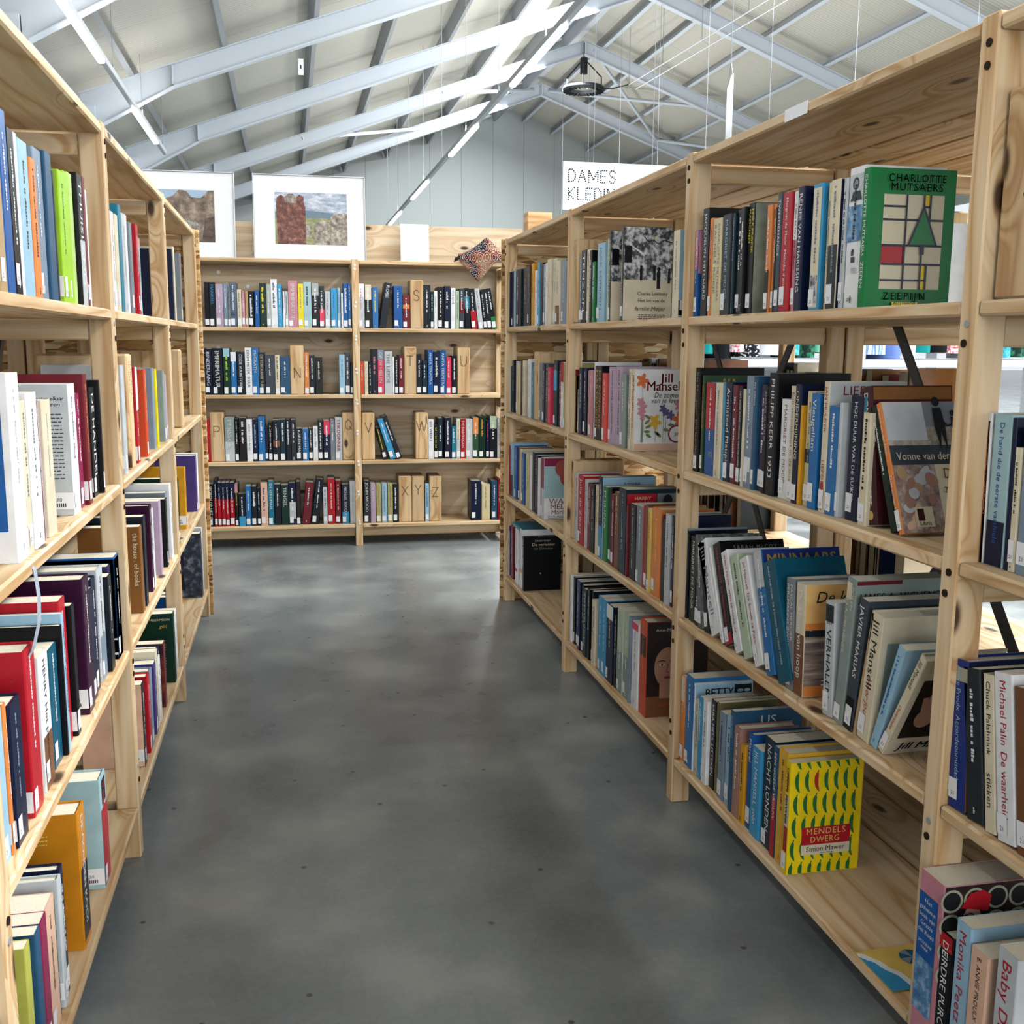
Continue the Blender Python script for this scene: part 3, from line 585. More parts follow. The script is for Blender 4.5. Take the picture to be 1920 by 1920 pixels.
DATA = """
R;back;0;1;0.012
-0.401;0.0233;0.223;;bk;;;;;s
-0.374;0.0299;0.223;;dk;MANKELL;sk
-0.339;0.0375;0.215;;lv;~.;wh
-0.309;0.0191;0.218;;gb;~;wh;;;s
-0.292;0.0125;0.216;;gy;~;;;;s
-0.270;0.0311;0.223;;ph;~;wh
-0.241;0.0214;0.189;;cr;~;gy;;;s
-0.221;0.0156;0.183;;pk;~;wh;;;s
-0.204;0.0139;0.180;;tn;;;;;s
-0.182;0.0272;0.181;;bk;~~;wh;;;s
-0.153;0.0228;0.184;;bl;~;wh;;;s
-0.123;0.0323;0.223;;dg;~~;yl
-0.094;0.0216;0.217;;lg2;~;wh;;;s
-0.067;0.0320;0.244;;wh;~~;nv
-0.038;0.0235;0.218;;sk;~;wh;;;s
-0.018;0.0091;0.182;;wh;~;gy;;;s
-0.004;0.0154;0.183;;lgy;~;bk;;;s
0.028;0.0466;0.237;;pk;IMPRIMATUR;wh
0.068;0.0282;0.223;;yl;~;gy
0.102;0.0391;0.232;;lt;~~;nv
0.143;0.0370;0.228;;bk;~~;wh;top:lg2:.28
0.176;0.0257;0.213;;dkg;~;wh;mid:hp:.55:.92;;s
0.205;0.0266;0.186;;lgy;~;gy;;;s
0.238;0.0322;0.204;;sk;~;bl
0.263;0.0139;0.205;;lb;~;bl;;;s
0.279;0.0102;0.180;;wh;~;gy;;;s
0.298;0.0236;0.229;;bl;~~;wh;;;s
0.318;0.0144;0.229;;bl2;~;wh;;;s
R;back;1;1;0.012
0.378;0.0339;0.229;;lgy;~;pk;top:wh:.3
0.415;0.0349;0.225;;bk;~~;wh;top:cr:.35
0.451;0.0299;0.210;;bl2;~;yl
0.488;0.0361;0.235;8.4;dk;ROSE;wh
0.571;0.0451;0.220;;bl;~;wh
0.614;0.0373;0.172;;dr;~;wh;mid:or:.28:.4
0.670;0.0686;0.252;;BLOCK;S
0.724;0.0361;0.227;;dk;~;wh
0.751;0.0163;0.194;;tl2;~;wh;;;s
0.770;0.0173;0.197;;wh;~;gy;;;s
0.797;0.0320;0.218;;bk;~;wh
0.832;0.0326;0.223;;nv;~~;wh
0.863;0.0245;0.214;;wh;VOLGNE;gy;;;s
0.886;0.0174;0.199;;lgn;~;gn;;;s
0.910;0.0280;0.211;;gy2;~;wh;mid:dr:.3:.6
0.943;0.0280;0.214;-2.5;dk;~;wh;mid:tl:.2:.5
0.979;0.0328;0.211;-4.6;dk;~;wh;bot:rd:.45
1.014;0.0265;0.213;-6.8;lgy;~;gy
1.039;0.0189;0.204;-6.3;dk;~;wh;;;s
1.062;0.0242;0.212;-7.1;dk2;~;wh;;;s
1.089;0.0255;0.216;-9.9;dk;~;wh;bot:gn:.3;;s
R;back;0;2;0.012
-0.434;0.0133;0.239;;tl2;~;wh;;;s
-0.407;0.0369;0.233;;nv;BINDERLANG;wh
-0.361;0.0516;0.238;;dk;IMPRIMATUR;wh
-0.315;0.0340;0.238;;dg;~~;lg;top:lb:.18
-0.281;0.0287;0.220;;bl2;~;wh;top:wh:.22
-0.245;0.0377;0.220;;dk2;CODE VUURSTORM;wh
-0.206;0.0342;0.242;;wh;DEON MEYER 13 UUR;bk
-0.171;0.0325;0.241;;bl2;McGRATH;wh
-0.139;0.0290;0.218;;dkg;DE TOSCAANSE TUIN;cr
-0.098;0.0490;0.205;;gy2;~;wh
-0.060;0.0232;0.205;;cr;~;bk;;;s
-0.021;0.0501;0.196;;bl3;~;wh
0.041;0.0714;0.257;;BLOCK;N
0.090;0.0230;0.219;;or;~;wh;;;s
0.118;0.0281;0.203;;dk;~;wh
0.153;0.0365;0.194;;dk3;~;wh
0.273;0.0298;0.209;;lb;~;gy
0.302;0.0243;0.217;;gy2;~;wh;;;s
0.323;0.0122;0.167;;bk;;;;;s
R;back;1;2;0.012
0.377;0.0193;0.174;;ro;~;cr;;;s
0.399;0.0189;0.174;;cr;~;gy;;;s
0.419;0.0161;0.174;;dk;~;wh;;;s
0.443;0.0283;0.237;;dk2;~~;pk
0.476;0.0331;0.235;;hp;OP DE HIELEN;wh;top:gb:.22
0.515;0.0402;0.227;;lgy;THE LIEFDE;gy
0.542;0.0096;0.198;;wh;;;;;s
0.559;0.0191;0.198;;dk;~;wh;;;s
0.584;0.0262;0.205;;dr;~;wh;;;s
0.632;0.0662;0.251;;BLOCK;T
0.680;0.0264;0.213;;dk;~;wh
0.709;0.0269;0.178;;tl2;~;wh;;;s
0.740;0.0284;0.234;;bl;ANITA TERPSTRA;wh
0.773;0.0338;0.225;;nv;~~;wh
0.808;0.0319;0.232;;bl;ANITA TERPSTRA;wh
0.839;0.0267;0.198;;hp;~;wh;;;s
0.869;0.0282;0.204;;dk;~;wh
0.919;0.0680;0.249;;BLOCK;U
R;back;0;3;0.03
-0.429;0.0315;0.223;;rd;~;wh
-0.377;0.0694;0.258;;BLOCK;P
-0.314;0.0503;0.232;;gg;PERSSON;wh;bot:lgy:.45
-0.278;0.0187;0.224;;bk;~;wh;;;s
-0.248;0.0364;0.230;;dk3;~~;wh
-0.213;0.0297;0.221;;wh;~;gy
-0.184;0.0257;0.221;;nv;~;lb
-0.151;0.0344;0.236;;bl2;~~;wh
-0.126;0.0139;0.178;;nv;;;;;s
-0.106;0.0212;0.205;;bk;~;wh;;;s
-0.075;0.0369;0.218;;dk2;~;wh;mid:br:.5:.65
-0.042;0.0264;0.220;;tl2;~;wh
-0.014;0.0260;0.220;;dk;~;wh
0.013;0.0251;0.219;;dkg;~;wh;;;s
0.043;0.0307;0.172;;dk;KAREN MAN;wh;;;s
0.075;0.0308;0.170;;bl2;~;wh;;;s
0.103;0.0201;0.172;;dk2;~;wh;;;s
0.127;0.0244;0.183;;wh;~;gy;;;s
0.154;0.0263;0.215;;dk;~;wh
0.187;0.0343;0.213;;nv;~~;wh;top:hp:.35
0.217;0.0236;0.218;;gy;~;wh;;;s
0.249;0.0358;0.229;;lgy;STIKDONKER;rd
0.302;0.0657;0.254;;BLOCK;Q
R;back;1;3;0.03
0.406;0.0671;0.252;;BLOCK;V
0.496;0.0201;0.179;-13.9;dk;~;yl;;;s
0.538;0.0321;0.226;-17.5;sk;~;wh
0.573;0.0281;0.242;-19.9;dk2;~;wh
0.693;0.0660;0.252;;BLOCK;W
0.743;0.0283;0.214;;wh;LEE WEEKS;bk
0.771;0.0216;0.185;;dk;~;yl;;;s
0.794;0.0226;0.221;;tl2;~;wh;;;s
0.836;0.0349;0.223;;nv;~;wh
0.868;0.0227;0.177;;tl;~;wh;;;s
0.893;0.0203;0.218;;lgy;~;bk;top:cr:.5;;s
0.919;0.0272;0.215;;rd;DE PARTIZAAN;wh
0.953;0.0366;0.215;;lgy;~~;wh
0.989;0.0308;0.222;;gn2;~;wh;top:or:.4
1.025;0.0358;0.229;;dg;~~;mu
1.055;0.0180;0.207;;nv;~;hp;;;s
1.086;0.0399;0.231;;dk;~~;wh;top:lgn:.3
1.118;0.0181;0.216;;wh;~;gy;;;s
R;back;0;4;0.03
-0.422;0.0314;0.229;;bk;SPOREN OP HET IJS;wh
-0.397;0.0146;0.248;;nv;~;wh;bot:rd:.62;;s
-0.378;0.0179;0.235;;nv;~;wh;bot:rd:.62;;s
-0.357;0.0197;0.235;;nv;~;wh;bot:rd:.62;;s
-0.337;0.0179;0.235;;nv;~;wh;bot:rd:.62;;s
-0.313;0.0243;0.234;;nv;~;wh;bot:rd:.62
-0.291;0.0161;0.224;;dk3;~;yl;top:pk:.2;;s
-0.263;0.0350;0.174;;dk;~;wh;bot:sk:.3
-0.230;0.0268;0.214;;bl2;~;wh
-0.200;0.0277;0.213;;dk2;~~;wh
-0.176;0.0163;0.203;;dk;~;wh;;;s
-0.148;0.0352;0.231;;pe;~~;pu
-0.113;0.0288;0.238;;tl;DE STROMAN;wh
-0.078;0.0340;0.220;;dk;~;wh
-0.040;0.0374;0.215;;dg;TENGEL;wh
-0.001;0.0356;0.226;;nv;~~;wh;mid:lgy:.45:.85
0.030;0.0207;0.233;;dk3;~;dr;;;s
0.067;0.0411;0.228;6.3;dr;~;wh
0.116;0.0398;0.244;6.9;dk;~;wh
0.171;0.0219;0.201;;lgy;~;bk;;;s
0.204;0.0370;0.246;;rd;~;cr
0.240;0.0277;0.236;;dr;~;cr
0.279;0.0387;0.213;;nv;MICHAEL BOUQUET;wh;bot:sk:.3
0.319;0.0330;0.232;;wh;~;lgy
R;back;1;4;0.03
0.394;0.0327;0.231;;dkg;JOHN WOOD;wh
0.426;0.0266;0.215;;lv;DE RIVIER;wh
0.457;0.0271;0.215;;ol;~;gy
0.488;0.0286;0.214;;lb;~;gy
0.519;0.0272;0.214;;ol;~;gy
0.548;0.0263;0.211;;dk;~;wh
0.600;0.0696;0.251;;BLOCK;X
0.671;0.0680;0.250;;BLOCK;Y
0.720;0.0207;0.210;;lb;~;bl;;;s
0.766;0.0660;0.248;;BLOCK;Z
0.991;0.0530;0.220;;nv;~;wh
1.046;0.0467;0.199;;cr2;~;gy
1.094;0.0318;0.218;;bl3;~;wh
1.122;0.0168;0.225;;rd;~;wh;;;s
R;right;1;1;0.012
4.252;0.0082;0.220;;nv;~;wh;;;s
4.229;0.0409;0.221;;nv;;;;;s
4.181;0.0441;0.222;;lb;;;;;s
4.137;0.0352;0.219;;dk;;;;;s
4.097;0.0345;0.220;;dk;~;wh;;;s
4.056;0.0377;0.219;;dk;;;;;s
4.018;0.0294;0.220;;dk2;;;;;s
3.983;0.0326;0.220;;dk;~;wh;;;s
3.945;0.0339;0.218;;dkg;;;;;s
3.899;0.0492;0.219;;bk;~;mu;;;s
3.848;0.0410;0.226;;mu;~;bk;;;s
3.798;0.0467;0.198;;wh;~;dr;;;s
3.752;0.0340;0.221;;sk;~;wh;;;s
3.712;0.0366;0.219;;dk;~;rd;;;s
3.671;0.0342;0.212;;gb;~;wh;;;s
3.635;0.0304;0.213;;wh;;;;;s
3.588;0.0525;0.223;;cr;~;gy;;;s
3.530;0.0538;0.221;;cr;~;gy
3.468;0.0591;0.208;;cr;~;tl;bot:br:.3
3.404;0.0557;0.207;;gb;~;wh
3.353;0.0367;0.202;;gb;~;bk;;;s
R;right;2;1;0.012
3.256;0.0692;0.258;;BLOCK;.
3.206;0.0250;0.209;;gb;~;wh;;;s
3.161;0.0567;0.219;;bk;TENZON;wh
3.111;0.0317;0.217;;cr;~;bk;;;s
3.079;0.0243;0.212;;bk;~;wh;;;s
3.048;0.0294;0.176;;gn;~;wh;;;s
3.018;0.0233;0.222;;nv;~;wh;;;s
2.967;0.0672;0.223;;lb;JACK LONDON;bl3
2.911;0.0351;0.231;;lgn;~;gy
2.880;0.0193;0.249;;dkg;~;cr;;CHARLES
2.767;0.0197;0.249;;dkg;~;cr;;CHARLES
2.378;0.0413;0.201;;cr;~;gy;;SKY
R;right;3;1;0.012
2.233;0.0190;0.187;;bl;~;wh;top:pk:.45;WIT
2.213;0.0145;0.201;;gy2;~;wh;;;s
2.185;0.0357;0.228;;bk;JACQUELYN MITCHARD;wh
2.154;0.0164;0.204;;or;~;dr
2.121;0.0442;0.200;;cr2;CHARLOTTE MUTSAERS/RACHELS ROKJE;gy
2.072;0.0443;0.203;;dkg;MARGRIET DE MOOR;lb
2.042;0.0114;0.202;;tl2;MARGRIET DE MOOR;lb;;;s
2.021;0.0265;0.207;;bk;~;wh
1.995;0.0193;0.208;;bk;~;wh
1.969;0.0297;0.213;;bk;EMILE PROPER/MADCHEN;yl;;PALE
1.877;0.0184;0.198;;or;~;wh;bot:bk:.4
1.860;0.0119;0.198;;or;IAN WOLFER;bk
1.847;0.0082;0.190;;bk;~;wh;;;s
1.834;0.0180;0.214;;gy2;TWEEDEHANDS;wh
1.804;0.0369;0.211;;rd;Margriet de Moor  Melodie d'amour;wh
1.776;0.0151;0.210;;pk;~;dr;top:wh:.4
1.752;0.0232;0.214;;nv;RENEE VAN MARISSING;wh
1.695;0.0350;0.211;;sk;~;gy;;PANEL
1.657;0.0119;0.208;;cr2;~;gy
1.632;0.0319;0.209;;cr;~;gy;bot:dkg:.5;NAVYC
1.607;0.0143;0.208;;lgy;~;bk
1.572;0.0480;0.220;;wh;~;bk;;PHOTO
1.537;0.0199;0.213;;gr2;CHARLOTTE MUTSAERS  ZEEPIJN;wh;;ZEEP
R;right;1;2;0.02
4.252;0.0082;0.189;;bl3;~;wh;;;s
4.230;0.0328;0.213;;bk;~;wh;;;s
4.162;0.0492;0.210;;lgy;~;pk;;;s
4.107;0.0509;0.201;;cr2;~;dkg;;;s
4.062;0.0264;0.218;;bk;;;;;s
4.024;0.0355;0.215;;cr;~;gy;;;s
3.933;0.0492;0.223;;wh;~;gy;;;s
3.853;0.0492;0.211;;tl;~;cr;;;s
3.801;0.0692;0.252;;BLOCK;.
3.744;0.0576;0.213;;gy;~;bk;;;s
3.692;0.0350;0.210;;nv;~;wh;;;s
3.648;0.0421;0.210;;gy2;~;wh;;;s
3.602;0.0380;0.200;;hp;~;wh;;;s
3.518;0.0492;0.225;;tl2;~;wh;mid:sk:.15:.45;;s
3.472;0.0311;0.219;;dr;~;wh;;;s
3.430;0.0445;0.222;;wh;~;rd;top:rd:.3;;s
3.385;0.0338;0.219;;ol;~;gy;;;s
R;right;2;2;0.022
3.258;0.0082;0.202;;dr;~;wh;;;s
3.258;0.0082;0.181;;mu;;;;;s
3.242;0.0392;0.186;;lgy;~;bk;top:bk:.25;;s
3.161;0.0366;0.209;;nv;~;wh;;;s
3.198;0.0366;0.209;;nv;~;wh;;;s
3.122;0.0300;0.202;;tn;~;gy;;;s
3.084;0.0363;0.205;;pk;~;wh;;;s
3.052;0.0185;0.229;;wh;;;;;s
3.002;0.0709;0.219;;bk;DE DONKERE/HARTENDIEF;mu
2.939;0.0459;0.200;;co;~;wh
2.876;0.0695;0.219;;lv;NELLE LAMB  VERGEEF ME;bk
2.814;0.0481;0.222;;lv;NELLE LAMB  VERGEEF ME;bk
2.766;0.0409;0.203;;gg;~;wh
2.732;0.0196;0.202;;gn2;;;;;s
2.706;0.0229;0.218;;cr;JOJO MOYES  WIJ SAMEN;bk;;;s
2.678;0.0242;0.219;;cr;~;rd;;JILL
R;right;3;2;0.022
2.239;0.0082;0.185;;or;~;bk;;;s
2.229;0.0280;0.234;;bk;Iris Murdoch  De leerling;gb
2.201;0.0144;0.218;;gn2;~;mu;;BER
2.156;0.0531;0.204;;bl;~;wh;top:rd:.5;RB
2.105;0.0333;0.205;;cr;~;gy
2.079;0.0119;0.206;;sk;;;;;s
2.052;0.0346;0.208;;nv;Armistead Maupin;wh
2.019;0.0248;0.204;;dr;~;wh
1.993;0.0192;0.203;;bk;HET ENIGE WARE VERHAAL VAN DE WERELD;wh
1.976;0.0113;0.198;;cr
1.950;0.0320;0.225;;gb;~;wh;mid:wh:.72:.85
1.925;0.0142;0.225;;bl3;De infanta;wh
1.900;0.0280;0.210;;pu2;~;wh
1.876;0.0155;0.210;;bk;AHMAD AL MALIK;lv
1.847;0.0365;0.234;;bk;PHILIPP KERR  1933;wh
1.804;0.0373;0.187;;wh;MARGRIET DE MOOR;br
1.771;0.0213;0.213;;cr;Een stoomboot in de mist;gy
1.746;0.0222;0.217;;nv;ONDERMIJNING;cr
1.730;0.0073;0.180;;mu;;;;;s
1.711;0.0256;0.206;;cr2;~;gy;mid:dkg:.5:.62
1.682;0.0275;0.204;;bl2;Vleugellam;wh
1.658;0.0082;0.203;;cr
1.643;0.0202;0.226;;cr;JAN MULDER  LIEFDE;rd;;LIEFDE
1.615;0.0312;0.186;;bl2;~;wh
1.593;0.0096;0.193;;lgy
1.556;0.0380;0.207;;nv;HOE DUUR WAS DE SUIKER;wh
1.530;0.0095;0.207;;tl
1.511;0.0238;0.182;;cr;~;bk
R;right;3;2;0.03
1.492;0.0342;0.222;-10.6;dm;DONALD McCAIG  RHETT;wh;;RHETT
1.429;0.0172;0.205;-23.0;dg2;~;wh;;NVTOP
1.408;0.0142;0.213;-24.0;or;Vonne van der Meer  Drie zomers;wh;;VONNE
R;right;1;3;0.015
4.252;0.0082;0.207;;rd;~;wh;;;s
4.203;0.0492;0.222;;lb;~;nv;bot:nv:.4;;s
4.138;0.0445;0.215;;bl;~;wh;;;s
4.091;0.0355;0.215;;br;;;;;s
4.047;0.0407;0.212;;cr;~;gy;;;s
3.989;0.0569;0.204;;bl;~;wh;;;s
3.929;0.0515;0.208;;cr2;~;gn;;;s
3.857;0.0492;0.210;;wh;;;;;s
3.808;0.0362;0.224;;nv;;;;;s
3.762;0.0423;0.219;;nv;~;wh;;;s
3.718;0.0346;0.212;;wh;;;;;s
3.684;0.0224;0.213;;dr;;;;;s
3.643;0.0447;0.223;;lgy;~;gy;top:pm:.5;WATER
R;right;2;3;0.015
3.266;0.0692;0.258;;BLOCK;.
3.201;0.0351;0.224;;lgy;~;rd;;;s
3.146;0.0649;0.221;;rd;Julia de Zwart;wh
3.095;0.0281;0.214;;lgy;~;gy;;;s
3.058;0.0334;0.208;;dr;~;wh;;;s
3.016;0.0417;0.212;;bk;~;wh
2.975;0.0328;0.214;;cr;~;gy;;;s
2.934;0.0374;0.245;;nv;~;wh;bot:sk:.4;SUZ
2.891;0.0375;0.221;;gn;PHILIPPA;wh
2.848;0.0282;0.223;;bk;;;;;s
2.818;0.0246;0.209;;dr;~;wh;;;s
2.781;0.0398;0.220;;br;~;wh
2.724;0.0641;0.239;;tl2;~;lb;;HARRY
2.681;0.0150;0.198;;dr;;;;;s
2.643;0.0526;0.207;;dk;Erik Menkveld Het grote zwijgen;wh
2.585;0.0548;0.210;;gy;~;wh
2.549;0.0102;0.218;;rd;;;;;s
2.529;0.0251;0.222;;br;~;rd
2.502;0.0213;0.218;;yo;IN LIEFDE;rd
2.458;0.0580;0.225;;or;~;yl
2.421;0.0108;0.214;;dr;~;wh;;;s
2.400;0.0243;0.208;;bk
2.368;0.0319;0.225;;lgy;~;bk
2.341;0.0174;0.226;;nv;~;wh
R;right;3;3;0.015
2.239;0.0082;0.212;;gb;~;wh;;;s
2.239;0.0082;0.196;;dr;~;or;;;s
2.238;0.0092;0.208;;dk;Monika;wh;;;s
2.207;0.0365;0.200;;dg2;MARGRIET DE MOOR;wh
2.172;0.0219;0.203;;bk;MARK McNAY  VERS;wh
2.140;0.0366;0.210;-8.7;dkg;~;wh
2.104;0.0279;0.199;-13.3;bk
2.055;0.0489;0.212;-27.9;wh;Jill Mansell;gy
2.018;0.0119;0.211;-26.2;wh
1.980;0.0405;0.222;-24.6;bk;SARAH McCOY  De bakkersdochter;hp;bot:rd:.1;SARAH
1.933;0.0341;0.216;-26.8;wh;MAIKE MEIJER  WEN ER MAAR AAN;rd
1.889;0.0384;0.214;-25.6;lgn;~;bk
1.838;0.0392;0.220;-25.9;wh;Jill Mansell  De Smaak te Pakken;rd
1.786;0.0379;0.242;-20.1;bl2;~;wh;top:lgy:.3;MINN
1.728;0.0532;0.232;-24.3;tl3;ANNA HARTELIEB  DE 9 DAGEN VAN HASST HAVER;wh
R;right;3;3;0.02
1.722;0.0306;0.208;-3.8;gy;PASCAL MERCIER/PERLMANNS ZWIJGEN;wh
1.686;0.0357;0.208;-1.9;cr;De kleur van hoop;wh;bot:br:.55;DEKL
1.579;0.0327;0.201;-2.5;lgy;DE VERHALEN;bk;;VERH
1.544;0.0297;0.256;5.0;gg;POLEN/JAMES A. MICHENER;cr;;POLEN
1.511;0.0247;0.231;7.1;gy2;JAVIER MARIAS;wh;bot:bk:.25
1.490;0.0076;0.218;9.6;tn
1.464;0.0364;0.217;6.5;cr;Jill Mansell;bk;;JILL2
1.432;0.0190;0.191;19.0;lb;~;bl
1.410;0.0172;0.206;28.1;cr;Jill Mansell;bk;;JILL3
R;right;1;4;0.015
4.252;0.0082;0.192;;lb;~;nv;;;s
4.252;0.0084;0.213;;pu;~;wh;;;s
4.195;0.0492;0.222;;dr;~;wh;;;s
4.098;0.0492;0.228;;wh;~;or;mid:rd:.72:.78;;s
4.020;0.0492;0.240;;wh;~;gy;mid:or:.68:.74;;s
3.973;0.0264;0.219;;bk;~;wh;;DAAN
R;right;2;4;0.015
3.258;0.0082;0.215;;wh;~;gy;;;s
3.248;0.0266;0.227;;wh;;;;;s
3.217;0.0243;0.225;;bk;;;;;s
3.183;0.0342;0.222;;bl;~;wh;;;s
3.147;0.0272;0.227;;nv;;;;;s
3.116;0.0267;0.222;;bk;~;wh;;;s
3.080;0.0359;0.217;;tl2;ZWERVELINGEN;wh;;;s
3.044;0.0279;0.226;;bk;~;wh;;;s
3.015;0.0204;0.225;;dk;;;;;s
2.982;0.0361;0.205;;cr;~;bk;;;s
2.871;0.0396;0.234;;sk;~;wh
2.911;0.0396;0.234;;sk;~;wh
2.815;0.0648;0.232;;nv;~;wh;top:wh:.18
2.768;0.0214;0.215;;bk;~;wh;;;s
2.672;0.0513;0.243;;lgn;~;wh;bot:gg:.5
2.724;0.0513;0.243;;lgn;~;wh;bot:gg:.5
2.635;0.0149;0.244;;gb;;;;;s
2.597;0.0524;0.238;;wh;~;gy;top:hp:.09
2.540;0.0547;0.261;;ro;~;or;;ANN
R;right;3;4;0.015
2.239;0.0082;0.201;;ol2;HET LAATSTE;cr;;;s
2.239;0.0082;0.193;;dr;;;;;s
2.230;0.0245;0.208;;or;IN LIEFDE;wh;top:cr:.3
2.190;0.0445;0.221;;bl2;~;wh
2.162;0.0082;0.212;;wh;~;bk;;BETTY
2.146;0.0184;0.179;;cr;~;bk
2.123;0.0218;0.194;;sk;~;wh
2.095;0.0272;0.196;;wh;~;gy
2.065;0.0272;0.205;;bk;SARA MESA  LITTEKEN;wh
2.041;0.0154;0.209;;ol2
2.011;0.0287;0.197;;gb;~;nv
1.979;0.0299;0.200;;lb;~;bk
1.951;0.0175;0.223;;bl3;JIJSKIND;lb;;US
1.924;0.0304;0.197;;bp;~;wh
1.894;0.0234;0.168;;mu;~;bk
1.867;0.0240;0.204;;bl;Marcel;wh
1.830;0.0414;0.188;;sk;JILL MANSELL  solo;wh
1.782;0.0440;0.226;;tl2;NACHT LONDEN;wh
1.748;0.0187;0.223;;bl3;EEN GOEDE VROUW;wh;bot:rd:.55
1.717;0.0376;0.228;;mu2;~;br
1.684;0.0206;0.221;;ye;SIMON MAWER;bk;bot:ye:.2;MENDEL
R;right;4;2;0.03
1.219;0.0082;0.201;-1.0;wh;Stefie van den Oord;bk
1.219;0.0082;0.190;-1.6;rc;~;or
1.194;0.0369;0.201;-0.5;lt;De hand die de eerste vasthield;bl;bot:nv:.3
1.170;0.0082;0.198;-1.1;nv
1.159;0.0132;0.161;-1.1;cr;~;bk
1.137;0.0271;0.187;-0.7;gb
R;right;4;3;0.012
1.204;0.0373;0.211;-4.5;nv2;Annie Proulx  Accordeonmisdaden;lb;;PROULX
1.163;0.0345;0.207;-9.2;dkg;~;wh
1.131;0.0224;0.210;-8.1;cr;Chuck Palahniuk  stikken;bk
1.099;0.0354;0.220;-8.9;wh;Michael Palin  De waarheid;rd
1.055;0.0479;0.213;-8.5;br;~;bk
R;right;4;4;-0.022
1.195;0.0557;0.255;;pk;;wh;;GRAZIA
1.155;0.0287;0.193;;bk;DEIRDRE PURCELL;wh;top:rd:.12
1.124;0.0317;0.227;;lb;Monika Peetz;rd;bot:dkg:.3
1.087;0.0357;0.209;;pe;E. ANNIE PROULX  ACCORDEON;bk
1.035;0.0379;0.240;;lgy;Baby Dagen;rd
R;left;1;1;0.01
1.419;0.0255;0.223;;dr
1.450;0.0310;0.223;;tn
1.488;0.0382;0.229;;bl;~;wh
1.527;0.0356;0.212;;bk;~;wh
1.559;0.0222;0.213;;wh
1.600;0.0532;0.210;;lb;~;nv
1.646;0.0329;0.194;;or;~;dr
1.695;0.0542;0.215;;gb;~;wh
1.750;0.0426;0.219;;bl3
1.780;0.0111;0.197;;dkg
1.847;0.0542;0.206;;lg;~;gn
1.901;0.0433;0.213;;lg
1.947;0.0392;0.218;;lg3
1.996;0.0463;0.224;;bk;THUISLAND;wh;bot:lgy:.5
2.034;0.0220;0.225;;dr
2.060;0.0208;0.206;;wh
R;left;2;1;0.01
2.336;0.0372;0.200;;wh;~;or
2.392;0.0372;0.200;;cr
2.443;0.0372;0.226;;tl
2.496;0.0372;0.214;;lgy;~;gy
2.552;0.0372;0.218;;wh
2.598;0.0372;0.205;;gy;;;;;s
2.703;0.0372;0.212;;rd;~;wh;;;s
2.759;0.0354;0.186;;lt;~;gy;top:pk:.12;;s
R;left;3;1;0.01
3.516;0.0372;0.220;;nv;~;wh;;;s
3.617;0.0372;0.236;;cr;;;;;s
3.750;0.0372;0.225;;gy;~;or;;;s
R;left;1;2;0.012
1.463;0.0542;0.246;;wh;~;lgy;;BLUEC
1.506;0.0249;0.208;;cr;~;gy
1.557;0.0542;0.216;;wh;~;gy
1.594;0.0113;0.202;;br;~;wh
1.608;0.0108;0.203;;lv
1.644;0.0509;0.201;;cr;~;lgy
1.851;0.0542;0.216;;wh;~;gy;;ELKAAR
1.914;0.0344;0.197;;pm;~;wh
1.952;0.0324;0.228;;dr;~;or
2.051;0.0542;0.202;;bk;DE HANDEL;wh
2.090;0.0137;0.213;;bk;;;;;s
R;left;2;2;0.012
2.381;0.0372;0.234;;lgy
2.486;0.0692;0.256;;BLOCK;.
2.593;0.0372;0.225;;rd;~;wh;top:wh:.45
2.737;0.0372;0.216;;ro;~;cr;;;s
2.924;0.0372;0.214;;gb;;;;;s
2.963;0.0178;0.210;;yl;;;;;s
3.132;0.0372;0.201;;gg;;;;;s
3.176;0.0237;0.189;;lv;;;;;s
R;left;3;2;0.012
3.637;0.0692;0.255;;BLOCK;.
R;left;1;3;0.012
1.300;0.0319;0.195;;lb
1.324;0.0115;0.196;;or;~;wh
1.361;0.0528;0.188;;nv;~;gb
1.449;0.0542;0.231;;rd;~;wh
1.531;0.0542;0.198;;wh;HENRY  Het patroon;bk;bot:br:.4
1.612;0.0542;0.184;;tl3;~;wh
1.647;0.0099;0.207;;bk
1.661;0.0128;0.222;;lb;~;nv
1.695;0.0446;0.237;;rd;~;wh
1.736;0.0250;0.217;;bk
1.851;0.0542;0.237;;pu3;~;wh
1.911;0.0351;0.201;;nv
1.955;0.0418;0.211;;nv;~;wh
2.026;0.0542;0.215;;lgy;~;dkg;bot:gb:.4
2.082;0.0389;0.188;;dk;~;wh
2.126;0.0317;0.198;;pu2
2.173;0.0542;0.209;;bl
2.173;0.0542;0.205;;nv;~;wh
2.173;0.0542;0.189;;dk
R;left;2;3;0.012
2.530;0.0372;0.206;;bw;;cr;;HOUSE
2.595;0.0372;0.219;;dk2;;;;;s
2.745;0.0372;0.222;;pu3;~;wh;;;s
2.801;0.0372;0.203;;wh;~;gy;;;s
2.942;0.0372;0.204;;lv;;;;;s
3.045;0.0372;0.194;;bk;;;;;s
3.116;0.0372;0.202;;gy;;;;;s
3.171;0.0372;0.219;;wh;~;gy;;;s
R;left;3;3;0.012
3.370;0.0342;0.210;;dg;;wh;;DGC
3.660;0.0342;0.210;;mu;~;bk;;YELC
4.030;0.0342;0.210;;pu;;;;;s
4.100;0.0342;0.210;;wh;;;;;s
R;left;1;4;0.012
1.347;0.0236;0.209;;ol3
1.392;0.0259;0.202;;bl3
1.425;0.0336;0.201;;pm
1.472;0.0527;0.198;;pe;~;br
1.504;0.0136;0.182;;gn2
1.531;0.0196;0.204;;lgy
1.560;0.0231;0.206;;nv;~;wh
1.701;0.0542;0.235;;oc;DE GOUDEN KOOI;wh;;ORC
